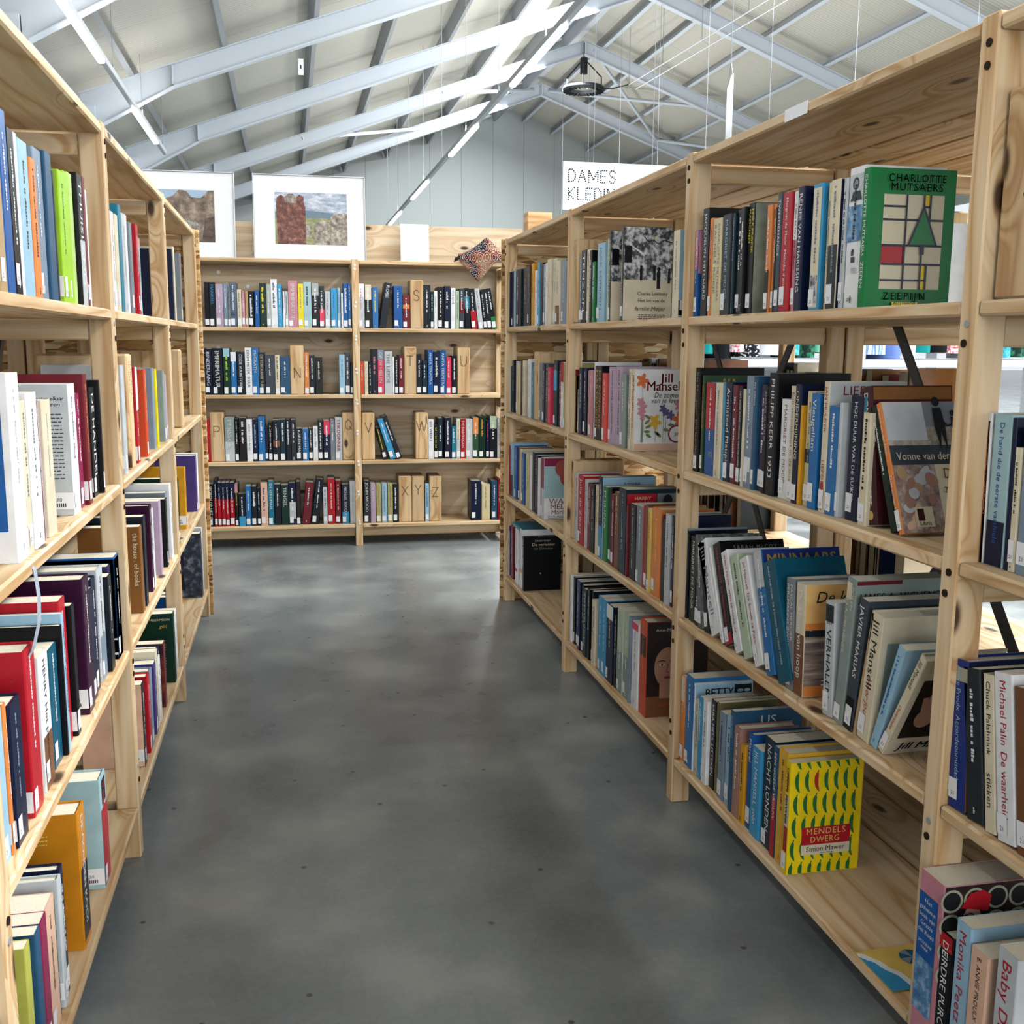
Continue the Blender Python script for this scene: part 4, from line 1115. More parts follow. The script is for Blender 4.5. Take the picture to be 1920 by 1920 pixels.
1.898;0.0542;0.207;;lt;Tiddy Toodle;rd;;TEALC
R;left;2;4;0.012
2.449;0.0372;0.198;;dk3;~;wh;;PEACH
2.530;0.0372;0.191;;rd;~;wh;;;s
2.575;0.0363;0.190;;gb;;;;;s
2.654;0.0372;0.184;;pu;~;wh;;;s
2.696;0.0296;0.202;;cr;~;br;;;s
2.740;0.0358;0.172;;wh;~;gy;;;s
2.790;0.0317;0.184;;nv;~;wh;;;s
2.855;0.0372;0.178;;dr;;wh;;FIRE
3.067;0.0372;0.206;;dg;;wh;;GREENC
3.171;0.0372;0.187;;wh;~;gy;;;s
R;left;3;4;0.012
3.290;0.0292;0.200;;bl;;;;;s
3.335;0.0292;0.200;;wh;;;;;s
3.370;0.0292;0.150;;cr2;~;pk;;;s
4.110;0.0492;0.250;;nv;;wh;;STREET
4.165;0.0292;0.260;;lgy;~;gy;;;s
"""
# ------------------------------------------------------------------ books
CASES = {'right': (-math.pi / 2, 0), 'left': (math.pi / 2, 0), 'back': (BX, 0)}
ORD = 'zeroth first second third fourth fifth sixth seventh eighth ninth tenth eleventh twelfth thirteenth fourteenth fifteenth sixteenth seventeenth eighteenth nineteenth twentieth twenty-first twenty-second twenty-third twenty-fourth twenty-fifth twenty-sixth twenty-seventh twenty-eighth twenty-ninth thirtieth thirty-first thirty-second thirty-third thirty-fourth'.split()
ROWN = ['', 'top', 'second', 'third', 'bottom']
LOOK = dict(ZEEP='green book with grid and tree cover', JILL='white book with painted flowers cover', WATER='book with two balloons on pale cover', MENDEL='yellow book with green pepper cover', ANN='red-spined book with woman face cover',
 CHARLES='book with black-and-white street photo cover', SKY='cream-spined book with sky blue cover', VONNE='orange-spined book with shells and two silhouettes', RHETT='thick dark maroon book with gold lettering', NVTOP='dark book leaning behind the shell book',
 DEKL='book with orange sunset cover', MINN='blue book with gold capitals cover', SARAH='black book leaning with red foot', LIEFDE='cream book with white lettered cover', BER='green book with gold letters cover', RB='red and blue book with white letters',
 HARRY='dark teal book with red panel cover', SUZ='navy book with pale blue cover', POLEN='grey-green book with large title cover', JILL2='cream book with raised hand cover', JILL3='cream book leaning furthest over', DAAN='black book with white lettered cover',
 BETTY='pale book with heavy black capitals', US='steel blue book with white letters', PROULX='royal blue book with silver band', GRAZIA='pink book with blue title panel', BLUEC='white book with blue cover and ribbon', ELKAAR='tall pale book with printed back cover',
 DGC='bottle green book with small print', YELC='mustard book with black stripes', ORC='ochre orange book with black title', TEALC='pale teal book with red spine', PEACH='peach-covered book with dark spine', FIRE='book with fiery orange dark cover', GREENC='green book with gold script', STREET='book with dark street scene cover',
 PHOTO='white book with portrait spine', HOUSE='tan brown book with small cream lettering', PANEL='blue book with cream spine panel', NAVYC='cream book with navy cover', PALE='black book with pale misty cover', WIT='pink and blue book', VERH='pale grey book with dark head strip')
REDBALL = plain('print_balloon_red', 'a8504a', .35); SKIN = plain('print_skin', 'ac7c64', .4, .3, .15, 14); SKIN2 = plain('print_skin_light', 'c99a80', .4); LIP = plain('print_lips', '7a3338', .4); HAIRM = plain('print_dark_hair', '1b1416', .4); DARKR = plain('print_dark_backdrop', '2a1a1c', .35)
STREETP = photo('photo_street_crowd', [(.36, '16171a'), (.47, '5d5e60'), (.55, 'b9bab9'), (.66, 'e4e4e2')], 60, 7); SHELL = photo('photo_shells', [(.3, '6d5a55'), (.5, 'a58f85'), (.7, 'd8c8ba')], 55, 3); SAND = photo('photo_beach', [(.3, '7c7468'), (.5, 'a8a090'), (.7, 'c9c3b4')], 60)
SUNSET = photo('photo_sunset_sky', [(.3, 'e79a55'), (.55, 'f0c478'), (.75, 'f6e3a8')], 6, 3, (1, 1, 2)); WATER = photo('photo_evening_water', [(.3, '4e4544'), (.5, '8d7a6f'), (.7, 'd3b9a2')], 16, 4, (.4, .4, 5)); TREES = photo('photo_leaves', [(.3, '0d1014'), (.52, '3c4148'), (.7, 'd0d4d8')], 70)
FIREP = photo('photo_fire_glow', [(.35, '1a1016'), (.5, '6b2a1c'), (.68, 'd77a34')], 9, 3); NIGHT = photo('photo_night_street', [(.35, '10141d'), (.52, '26324a'), (.72, '8c9096')], 35); MIST = photo('photo_mist', [(.3, '27332b'), (.5, '98a391'), (.7, 'e6e6e1')], 6, 3); SEAP = photo('photo_blue_harbour', [(.3, '173a63'), (.5, '4f86b5'), (.7, 'c7d9e6')], 40)
MARB = photo('photo_marbled', [(.35, '1d2224'), (.55, '5a6460'), (.72, 'a5aaa2')], 70)

class Book:
    """geometry of one book in its own axes: x thickness, -y spine side, z up; parts kept in separate builders"""
    def __init__(s, t, h, d, hard, case):
        s.t, s.h, s.d, s.case = t, h, d, case; s.near = -1 if case == 'left' else 1
        s.P = {}; s.layer = {}; s.hold = False
    def part(s, n):
        if n not in s.P: s.P[n] = MB()
        return s.P[n]
    def lift(s, face):
        if not s.hold: s.layer[face] = s.layer.get(face, 0) + 1
        return .0003 + .00013 * s.layer.get(face, 1)
    def map(s, face, off):
        t, d = s.t, s.d
        if face == 'spine': return lambda a, b: (a, -off, b)                     # a: across, centred; b: height
        if s.near > 0: return lambda a, b: (t / 2 + off, a, b)                   # a: from spine to fore edge
        return lambda a, b: (-t / 2 - off, d - a, b)                             # a: from fore edge to spine
    def poly(s, part, face, pts, mat):
        m = s.map(face, s.lift(face)); s.part(part).add([m(a, b) for a, b in pts], [tuple(range(len(pts)))], mat)
    def rect(s, part, face, a0, b0, a1, b1, mat): s.poly(part, face, [(a0, b0), (a1, b0), (a1, b1), (a0, b1)], mat)
    def ell(s, part, face, a, b, ra, rb, mat, n=16, rot=0.0):
        cr, sr = math.cos(rot), math.sin(rot); s.poly(part, face, [(a + ra * math.cos(q) * cr - rb * math.sin(q) * sr, b + ra * math.cos(q) * sr + rb * math.sin(q) * cr) for q in [2 * math.pi * k / n for k in range(n)]], mat)
    def stroke(s, part, face, pts, w, mat):
        m = s.map(face, s.lift(face)); vs = []; fs = []
        for i, p in enumerate(pts):
            p = Vector(p); q = Vector(pts[min(i + 1, len(pts) - 1)]) - Vector(pts[max(i - 1, 0)]); n = Vector((-q.y, q.x)).normalized() * w / 2
            vs += [m(*(p + n)), m(*(p - n))]
        for i in range(len(pts) - 1): fs.append((2 * i, 2 * i + 1, 2 * i + 3, 2 * i + 2))
        s.part(part).add(vs, fs, mat)
    def text(s, part, face, t, a, b, size, mat, **k):
        m = s.map(face, s.lift(face)); return put_text(s.part(part), t, size, lambda x, y: m(a + x, b + y), mat, **k)
    def fit(s, part, face, t, a, b, size, width, mat, **k):
        w = text_w(t, k.get('sp', 0), k.get('bold', False)) * size; s.text(part, face, t, a, b, size, mat, sx=min(1.15, width / max(w, 1e-6)), **k)
    def down(s, t, x, ztop, length, size, mat, bold=False, shear=0.0):
        """a line of lettering that reads down the spine"""
        w = text_w(t, 0, bold); sz = min(size, length / w if w else size); m = s.map('spine', s.lift('spine'))
        put_text(s.part('lettering'), t, sz, lambda a, b: m(x - sz * .36 + b, ztop - a), mat, 0, bold, shear, 'L', min(1.25, length / (w * sz)) if w else 1)
    def marks(s, face, a, b0, b1, hgt, mat, rnd, across=True):
        """illegibly small print: a run of little strokes"""
        m = s.map(face, s.lift(face)); q = b1; P = s.part('lettering')
        while q > b0:
            w = rnd.uniform(.3, .75) * hgt
            if rnd.random() < .16: q -= hgt * .7; continue
            hh = hgt * rnd.choice((.62, .62, .95, .8)); e = q - w
            pts = [(a - hgt / 2, e), (a - hgt / 2 + hh, e), (a - hgt / 2 + hh, q), (a - hgt / 2, q)] if across else [(b1 - q + a, 0), (b1 - e + a, 0), (b1 - e + a, hh), (b1 - q + a, hh)]
            P.add([m(*p) for p in pts], [(0, 1, 2, 3)], mat); q = e - hgt * .16
    def lines(s, face, a0, a1, btop, n, pitch, mat, rnd, hgt=.0022):
        P = s.part('lettering'); m = s.map(face, s.lift(face))
        for k in range(n):
            x = a0; end = a1 - rnd.uniform(0, .25) * (a1 - a0) if k % 4 == 3 else a1 - rnd.uniform(0, .06) * (a1 - a0)
            while x < end:
                w = min(rnd.uniform(.004, .012), end - x); P.add([m(x, btop - k * pitch), m(x + w, btop - k * pitch), m(x + w, btop - k * pitch + hgt), m(x, btop - k * pitch + hgt)], [(0, 1, 2, 3)], mat); x += w + .0016

def book_body(B, mat, rnd, hard, pages='cr'):
    t, h, d = B.t, B.h, B.d; c = .0022 if hard else .0009; c = min(c, t * .12); r = min(.0022, t * .2)
    b = B.part('')
    # cover: a U around the pages, its spine edges rounded off
    out = [(-t / 2, d), (-t / 2, r), (-t / 2 + r * .4, r * .35), (-t / 2 + r, 0), (t / 2 - r, 0), (t / 2 - r * .4, r * .35), (t / 2, r), (t / 2, d)]
    inn = [(-t / 2 + c, d), (-t / 2 + c, c + .001), (t / 2 - c, c + .001), (t / 2 - c, d)]
    n = len(out); vs = [(x, y, 0) for x, y in out] + [(x, y, h) for x, y in out]; fs = []
    for k in range(n - 1): fs.append((k, k + 1, n + k + 1, n + k))
    o = 2 * n; vs += [(x, y, 0) for x, y in inn] + [(x, y, h) for x, y in inn]
    for k in range(3): fs.append((o + k + 1, o + k, o + 4 + k, o + 4 + k + 1))
    fs += [(0, n, o + 4, o), (n - 1, o + 3, o + 7, 2 * n - 1)]
    for z0, q0, flip in ((0, o, 0), (n, o + 4, 1)):
        caps = [(z0, q0, q0 + 1, z0 + 1), (z0 + 1, q0 + 1, z0 + 2), (z0 + 2, q0 + 1, z0 + 3), (z0 + 3, q0 + 1, q0 + 2, z0 + 4), (z0 + 4, q0 + 2, z0 + 5), (z0 + 5, q0 + 2, z0 + 6), (z0 + 6, q0 + 2, q0 + 3, z0 + 7)]
        fs += [f[::-1] for f in caps] if not flip else caps
    b.add(vs, fs, mat)
    ins = .0035 if hard else .0006; top = h - ins; p = B.part('pages'); x = t / 2 - c - .0001; y0 = c + .0012; y1 = d - (.004 if hard else .0006); m = .0016 if hard else .0004
    p.add([(-x, y0, m), (x, y0, m), (x, y1, m), (-x, y1, m), (-x, y0, top), (x, y0, top), (x, y1, top), (-x, y1, top)], [(0, 3, 2, 1), (4, 5, 6, 7), (0, 1, 5, 4), (1, 2, 6, 5), (2, 3, 7, 6), (3, 0, 4, 7)], PAPER)

def cover_full(B, mat): B.rect('cover_art', 'near', .001, .001, B.d - .001, B.h - .001, mat)
def face_woman(B, a, b, s, hair=HAIRM, skin=SKIN):
    B.ell('cover_art', 'near', a, b, s * .62, s * .98, hair, 24); B.ell('cover_art', 'near', a + s * .05, b - s * .12, s * .47, s * .70, skin, 24); B.rect('cover_art', 'near', a - s * .22, b - s * 1.2, a + s * .24, b - s * .6, skin)
    for e in (-1, 1):
        x = a + s * .05 + e * s * .2; B.ell('cover_art', 'near', x, b - s * .02, s * .10, s * .045, plain_get('eye')); B.ell('cover_art', 'near', x, b - s * .02, s * .045, s * .045, HAIRM, 10); B.stroke('cover_art', 'near', [(x - s * .13, b + s * .09), (x, b + s * .13), (x + s * .12, b + s * .09)], s * .035, HAIRM)
    B.stroke('cover_art', 'near', [(a + s * .06, b), (a + s * .02, b - s * .28), (a + s * .12, b - s * .31)], s * .03, LIP); B.ell('cover_art', 'near', a + s * .06, b - s * .47, s * .15, s * .05, LIP, 14)
_pg = {}
def plain_get(n):
    if n not in _pg: _pg[n] = plain('print_' + n, {'eye': 'd8cfc6', 'flower_yellow': 'e0b13c', 'flower_pink': 'c98a92', 'flower_violet': '5a5688', 'flower_orange': 'd8733e', 'leaf_green': '6c7f52', 'pepper_green': '1f6a35', 'pepper_red': 'b3262a', 'gold': 'c9a95c', 'cream_panel': 'ddd3b4', 'ring_grey': 'a5a48e'}[n], .4)
    return _pg[n]
def art(B, key, rnd):
    d, h, t = B.d, B.h, B.t; C = cm; L = lambda *a, **k: B.fit('lettering', 'near', *a, **k)
    if key == 'ZEEP':
        x0, x1, y0, y1 = d * .17, d * .87, h * .135, h * .815; W_ = x1 - x0; H_ = y1 - y0; X = lambda u: x0 + u * W_; Y = lambda v: y0 + v * H_; cp = plain_get('cream_panel'); k = C('nv')
        B.rect('cover_art', 'near', x0, y0, x1, y1, cp)
        B.rect('cover_art', 'near', X(0), Y(.275), X(.37), Y(.46), C('rd'))
        for u0, v0, u1, v1 in ((.675, .885, .755, 1), (.672, .10, .745, .25), (.672, 0, .745, .085)): B.rect('cover_art', 'near', X(u0), Y(v0), X(u1), Y(v1), C('ye'))
        lw = .0032
        for v, u0, u1 in ((.875, 0, .37), (.735, 0, .58), (.735, .73, 1), (.465, 0, 1), (.265, 0, 1), (.095, 0, .75), (.875, .655, .775)): B.rect('cover_art', 'near', X(u0), Y(v) - lw / 2, X(u1), Y(v) + lw / 2, k)
        for u, v0, v1 in ((.375, 0, 1), (.66, .875, 1), (.765, .6, 1), (.66, 0, .42), (.755, 0, .26)): B.rect('cover_art', 'near', X(u) - lw / 2, Y(v0), X(u) + lw / 2, Y(v1), k)
        B.poly('cover_art', 'near', [(X(.41), Y(.46)), (X(.92), Y(.46)), (X(.66), Y(.90))], k); B.poly('cover_art', 'near', [(X(.455), Y(.478)), (X(.872), Y(.478)), (X(.66), Y(.845))], C('gr2')); B.rect('cover_art', 'near', X(.625), Y(.37), X(.70), Y(.47), k)
        L('CHARLOTTE', d * .54, h * .905, .0165, d * .68, INK, sp=.12, bold=True); L('MUTSAERS', d * .54, h * .842, .0165, d * .62, INK, sp=.12, bold=True); L('ZEEPIJN', d * .47, h * .058, .0165, d * .52, INK, sp=.22, bold=True)
        B.rect('cover_art', 'near', d * .32, h * .012, d * .62, h * .04, C('ye')); L('MEULENHOFF', d * .47, h * .017, .0075, d * .26, k, sp=.1, bold=True)
    elif key == 'JILL':
        cover_full(B, C('wh')); B.rect('cover_art', 'near', .001, .001, d - .001, h * .09, C('pe'))
        L('Jill', d * .62, h * .84, .034, d * .30, C('rd'), bold=True); L('Mansell', d * .58, h * .74, .036, d * .72, C('rd'), bold=True); L('De zomer', d * .62, h * .655, .02, d * .5, INK, shear=.25); L('van je leven', d * .62, h * .59, .02, d * .62, INK, shear=.25)
        fl = ((.14, .86, .016, 'flower_orange'), (.12, .6, .011, 'flower_pink'), (.15, .55, .012, 'flower_pink'), (.13, .49, .011, 'flower_pink'), (.16, .43, .009, 'flower_pink'), (.40, .36, .017, 'flower_yellow'), (.55, .52, .010, 'flower_violet'), (.60, .48, .010, 'flower_violet'), (.70, .44, .011, 'flower_violet'), (.88, .38, .019, 'flower_orange'), (.86, .56, .012, 'flower_pink'))
        B.lift('near'); B.hold = True
        for a, b, r, m in fl: B.stroke('cover_art', 'near', [(d * a, h * b), (d * (a + .02), h * (b * .5 + .06)), (d * (a + .01), h * .11)], .0011, plain_get('leaf_green'))
        B.hold = False
        for n in range(5):
            B.lift('near'); B.hold = True
            for a, b, r, m in fl:
                an = n * 2 * math.pi / 5 + a * 9; B.ell('cover_art', 'near', d * a + math.cos(an) * r * .55, h * b + math.sin(an) * r * .7, r * .62, r * .36, plain_get(m), 9, an)
            B.hold = False
        B.lift('near'); B.hold = True
        for a, b in ((.26, .42), (.25, .36), (.27, .30), (.25, .24), (.28, .19), (.44, .22), (.48, .20), (.62, .26), (.75, .22), (.72, .32)): B.ell('cover_art', 'near', d * a, h * b, .009, .004, plain_get('leaf_green'), 10, rnd.uniform(-.8, .8))
        B.hold = False
        B.ell('cover_art', 'near', d * .83, h * .21, .024, .024, C('pm'), 20); B.ell('cover_art', 'near', d * .83, h * .21, .020, .020, C('wh'), 20); B.text('lettering', 'near', 'Jill', d * .83, h * .19, .012, C('pm'), bold=True)
        B.down('Jill Mansell', 0, h * .93, h * .5, min(.02, t * .7), C('rd'), True)
    elif key == 'WATER':
        cover_full(B, C('lt')); B.rect('cover_art', 'near', .001, h * .87, d - .001, h - .001, C('pm')); B.rect('cover_art', 'near', .001, .001, d - .001, h * .35, C('wh'))
        B.ell('cover_art', 'near', d * .48, h * .83, .030, .032, REDBALL, 20); B.ell('cover_art', 'near', d * .60, h * .69, .030, .035, REDBALL, 20); B.stroke('cover_art', 'near', [(d * .6, h * .62), (d * .58, h * .5), (d * .52, h * .36)], .001, INK); B.ell('cover_art', 'near', d * .78, h * .44, .018, .022, SKIN2, 12)
        L('WATER', d * .5, h * .255, .028, d * .78, C('br')); L('MELOEN', d * .55, h * .17, .026, d * .86, C('br')); L('Marian', d * .42, h * .085, .022, d * .6, C('br')); B.lines('near', d * .1, d * .9, h * .045, 2, .006, C('gy'), rnd)
    elif key == 'MENDEL':
        pg, pr_ = plain_get('pepper_green'), plain_get('pepper_red'); B.lift('near'); B.hold = True
        for r in range(6):
            for c in range(7):
                a = d * (.09 + c * .1345) - r * .0012; b = h * (1.03 - r * .2035); q = h * .098
                pts = [(.0030, 1.0), (.0052, .98), (.0040, .78), (.0052, .58), (.0046, .1), (.0050, -.35), (.0080, -.98), (.0040, -.86), (-.0010, -.5), (-.0032, 0), (-.0030, .4), (-.0005, .7), (.0018, .8)]
                P = [(a + x, min(max(b + y * q, .0008), h - .0008)) for x, y in pts]
                if max(p[1] for p in P) - min(p[1] for p in P) > .006: B.poly('cover_art', 'near', P, pr_ if (r, c) == (1, 2) else pg)
        B.hold = False
        B.rect('cover_art', 'near', d * .19, h * .255, d * .87, h * .415, C('rd')); B.rect('cover_art', 'near', d * .19, h * .165, d * .87, h * .255, plain_get('cream_panel'))
        L('MENDELS', d * .53, h * .348, .0175, d * .56, C('yo'), sp=.06); L('DWERG', d * .52, h * .275, .0175, d * .42, C('yo'), sp=.06); L('Simon Mawer', d * .53, h * .195, .0145, d * .54, INK); B.lines('near', d * .46, d * .66, h * .175, 1, .004, C('gy'), rnd, .0012)
        B.rect('cover_art', 'spine', -t * .30, h * .42, t * .38, h * .70, plain_get('cream_panel')); B.rect('cover_art', 'spine', -t * .30, h * .17, t * .38, h * .42, C('rd')); B.down('SIMON MAWER', 0, h * .69, h * .25, t * .42, INK, True); B.down('MENDELS DWERG', 0, h * .41, h * .22, t * .4, plain_get('gold'), True); B.ell('cover_art', 'spine', t * .1, h * .82, t * .12, .02, pr_)
    elif key == 'ANN':
        cover_full(B, DARKR); B.rect('cover_art', 'near', .001, .001, d - .001, h * .22, C('br')); face_woman(B, d * .32, h * .56, h * .30); L('Ann-Marie M', d * .38, h * .90, .012, d * .62, C('lgy'), sp=.06); L('aan b', d * .34, h * .12, .016, d * .35, C('ro')); B.rect('cover_art', 'spine', -t * .4, h * .62, t * .4, h * .84, DARKR); B.marks('spine', 0, h * .88, h * .97, .006, C('or'), rnd)
    elif key == 'CHARLES':
        cover_full(B, C('cr')); B.rect('cover_art', 'near', .001, h * .44, d - .001, h - .001, STREETP); B.rect('cover_art', 'near', d * .02, h * .62, d * .17, h * .80, C('bk')); B.poly('cover_art', 'near', [(d * .1, h * .82), (d * .44, h * .68), (d * .36, h * .74)], C('wh'))
        for a, b, s in ((.72, .44, 1.3), (.63, .50, .9), (.36, .50, .9), (.93, .47, .9)): B.rect('cover_art', 'near', d * a - .004 * s, h * b - .018 * s, d * a + .004 * s, h * b + .018 * s, INK); B.ell('cover_art', 'near', d * a, h * b + .022 * s, .004 * s, .0045 * s, INK, 10)
        B.stroke('cover_art', 'near', [(d * .4, h * .9), (d * .5, h * .84), (d * .6, h * .86), (d * .7, h * .82), (d * .8, h * .86), (d * .98, h * .84)], .0025, INK); B.ell('cover_art', 'near', d * .66, h * .88, .006, .006, C('cr'), 12)
        L('Charles Lewinsky', d * .60, h * .275, .0135, d * .62, INK); L('Het lot van de', d * .58, h * .20, .0140, d * .56, INK); L('familie Meijer', d * .55, h * .11, .0155, d * .62, INK, shear=.25); B.lines('near', d * .32, d * .9, h * .06, 3, .005, INK, rnd); B.down('CHARLES LEWINSKY', 0, h * .62, h * .5, t * .6, C('cr'))
    elif key == 'SKY': cover_full(B, C('lb')); B.rect('cover_art', 'near', .001, h * .03, d - .001, h * .20, C('bk')); B.rect('cover_art', 'near', d * .03, h * .09, d * .4, h * .2, STICK); B.poly('cover_art', 'near', [(d * .1, h * .2), (d * .5, h * .2), (d * .5, h * .55), (d * .42, h * .42)], C('gy2'))
    elif key == 'PALE': cover_full(B, MIST)
    elif key == 'WIT': cover_full(B, C('pk')); B.rect('cover_art', 'near', .001, .001, d - .001, h * .5, C('bl'))
    elif key == 'PANEL': B.rect('cover_art', 'spine', -t * .40, h * .02, t * .40, h * .97, plain_get('cream_panel')); B.marks('spine', 0, h * .86, h * .95, t * .2, C('gy'), rnd); B.rect('cover_art', 'spine', -t * .33, h * .05, t * .33, h * .28, STREETP); B.marks('spine', 0, h * .62, h * .66, t * .16, INK, rnd)
    elif key == 'NAVYC': cover_full(B, C('nv')); B.marks('spine', 0, h * .84, h * .95, t * .2, C('gy'), rnd)
    elif key == 'PHOTO':
        cover_full(B, C('wh')); B.rect('cover_art', 'spine', -t * .42, h * .76, t * .42, h * .95, C('lgy')); B.ell('cover_art', 'spine', -t * .05, h * .885, t * .20, h * .045, HAIRM); B.ell('cover_art', 'spine', -t * .03, h * .878, t * .13, h * .036, C('gy')); B.poly('cover_art', 'spine', [(-t * .35, h * .765), (t * .38, h * .765), (t * .25, h * .83), (-t * .2, h * .83)], C('dkg'))
        B.rect('cover_art', 'spine', -t * .48, h * .475, t * .48, h * .73, SEAP); B.marks('spine', 0, h * .36, h * .45, t * .25, C('gy2'), rnd); B.text('lettering', 'spine', 'EID', t * .1, h * .25, t * .26, C('lgy')); B.text('lettering', 'spine', 'zhu', -t * .1, h * .05, t * .2, INK)
    elif key == 'VONNE':
        cover_full(B, SAND); B.rect('cover_art', 'near', .001, h * .70, d * .5, h - .001, C('lgy')); B.rect('cover_art', 'near', d * .5, h * .80, d - .001, h - .001, C('gy')); B.rect('cover_art', 'near', .001, h * .51, d - .001, h * .66, C('gy2'))
        B.rect('cover_art', 'near', .001, .001, d * .52, h * .51, SHELL); B.rect('cover_art', 'near', d * .52, .001, d - .001, h * .51, plain_get('cream_panel'))
        for k in range(16): B.ell('cover_art', 'near', d * rnd.uniform(.06, .46), h * rnd.uniform(.05, .47), rnd.uniform(.008, .016), rnd.uniform(.006, .010), rnd.choice((C('tn'), C('lgy'), C('pe'), C('bp'))), 10, rnd.uniform(0, 3))
        for a, s in ((.66, 1.25), (.85, .78)):
            b = h * (.83 if s > 1 else .80); B.ell('cover_art', 'near', d * a, b + .028 * s, .0055 * s, .0065 * s, INK, 12); B.poly('cover_art', 'near', [(d * a - .006 * s, b + .02 * s), (d * a + .006 * s, b + .02 * s), (d * a + .008 * s, b - .004 * s), (d * a + .006 * s, b - .038 * s), (d * a + .001, b - .012 * s), (d * a - .003 * s, b - .038 * s), (d * a - .007 * s, b - .004 * s)], INK)
        B.stroke('cover_art', 'near', [(d * .69, h * .86), (d * .76, h * .80), (d * .83, h * .82)], .003, INK)
        L('Vonne van der Meer', d * .52, h * .545, .018, d * .92, C('cr')); L('Drie', d * .74, h * .40, .024, d * .3, C('bw')); L('zomers', d * .77, h * .29, .022, d * .40, C('bw')); B.lines('near', d * .62, d * .92, h * .2, 4, .008, INK, rnd)
        B.rect('cover_art', 'near', d * .16, h * .04, d * .38, h * .19, plain_get('cream_panel')); B.rect('cover_art', 'near', d * .19, h * .085, d * .27, h * .175, C('dm')); B.text('lettering', 'near', 'Libris', d * .27, h * .052, .009, INK, bold=True)
    elif key == 'RHETT': cover_full(B, C('dm')); B.rect('cover_art', 'near', .002, h * .90, d - .002, h - .002, C('bw')); B.ell('cover_art', 'spine', 0, h * .07, t * .22, t * .22, plain_get('gold'))
    elif key == 'NVTOP': cover_full(B, C('dg2')); B.rect('cover_art', 'near', .001, h * .93, d - .001, h - .001, C('nv'))
    elif key == 'DEKL':
        cover_full(B, WATER); B.rect('cover_art', 'near', .001, h * .62, d - .001, h - .001, SUNSET); B.poly('cover_art', 'near', [(.001, h * .54), (d - .001, h * .54), (d - .001, h * .63)] + [(d * (1 - k / 12), h * (.61 + .02 * math.sin(k * 2.1))) for k in range(1, 12)] + [(.001, h * .62)], C('dkg')); B.rect('cover_art', 'near', .001, h * .60, d - .001, h * .66, C('or')); B.rect('cover_art', 'near', .001, .001, d - .001, h * .10, C('or'))
        L('De kleur', d * .52, h * .84, .030, d * .78, INK, shear=.25); L('SUSAN', d * .5, h * .03, .014, d * .6, C('wh'), sp=.1); B.lines('near', d * .25, d * .8, h * .14, 2, .008, C('wh'), rnd)
    elif key == 'MINN': B.rect('cover_art', 'near', .001, h * .5, d - .001, h - .001, C('nv2')); L('MINNAARS', d * .5, h * .87, .032, d * .9, plain_get('gold'), bold=True); B.poly('cover_art', 'spine', [(-t * .42, h * .70), (t * .42, h * .70), (0, h * .80)], INK); B.text('lettering', 'spine', 'MINNAARS', 0, h * .62, t * .17, C('lb')); B.text('lettering', 'spine', 'NACHT', 0, h * .55, t * .2, C('lb'))
    elif key == 'SARAH': cover_full(B, C('bk')); L('SARAH McCOY', d * .55, h * .91, .013, d * .7, C('gy'), sp=.2); B.rect('cover_art', 'spine', -t * .45, .003, t * .45, h * .12, C('rd'))
    elif key == 'LIEFDE': cover_full(B, C('lgy')); L('LIEFDE &', d * .5, h * .90, .022, d * .7, C('dr')); B.ell('cover_art', 'spine', 0, h * .2, t * .25, .008, C('rd')); B.rect('cover_art', 'spine', -t * .1, h * .02, t * .1, h * .12, INK)
    elif key == 'BER': cover_full(B, C('gn2')); L('B E R', d * .4, h * .93, .012, d * .5, plain_get('gold'))
    elif key == 'RB': cover_full(B, C('rd')); B.rect('cover_art', 'near', .001, .001, d - .001, h * .5, C('bl')); B.text('lettering', 'spine', 'va', t * .15, h * .2, t * .5, C('wh'), bold=True)
    elif key == 'HARRY': B.rect('cover_art', 'near', .003, h * .80, d * .55, h - .012, C('rd')); B.rect('cover_art', 'near', d * .56, h * .80, d - .002, h - .012, C('gy')); L('HARRY', d * .30, h * .88, .013, d * .3, C('cr')); L('MULISCH', d * .30, h * .82, .013, d * .38, C('cr')); B.ell('cover_art', 'near', d * .75, h * .87, .014, .016, INK)
    elif key == 'SUZ': cover_full(B, C('lb')); L('SUZANNE', d * .55, h * .90, .010, d * .4, INK, bold=True)
    elif key == 'POLEN': L('JAMES A. MICHENER', d * .52, h * .86, .020, d * .95, C('dkg')); B.rect('cover_art', 'spine', -t * .4, h * .86, t * .1, h * .97, plain_get('cream_panel')); B.rect('cover_art', 'near', .001, h * .97, d * .5, h - .001, C('dr'))
    elif key in ('JILL2', 'JILL3'):
        cover_full(B, C('cr')); B.rect('cover_art', 'near', d * .08, h * .18, d - .002, h * .80, C('gg') if key == 'JILL2' else C('dk3')); B.ell('cover_art', 'near', d * .75, h * .55, d * .22, h * .2, HAIRM); B.ell('cover_art', 'near', d * .75, h * .50, d * .13, h * .13, SKIN2)
        for k in range(4): B.stroke('cover_art', 'near', [(d * (.25 + .03 * k), h * .42), (d * (.20 + .07 * k), h * (.62 + .03 * (k % 2)))], .009, SKIN2)
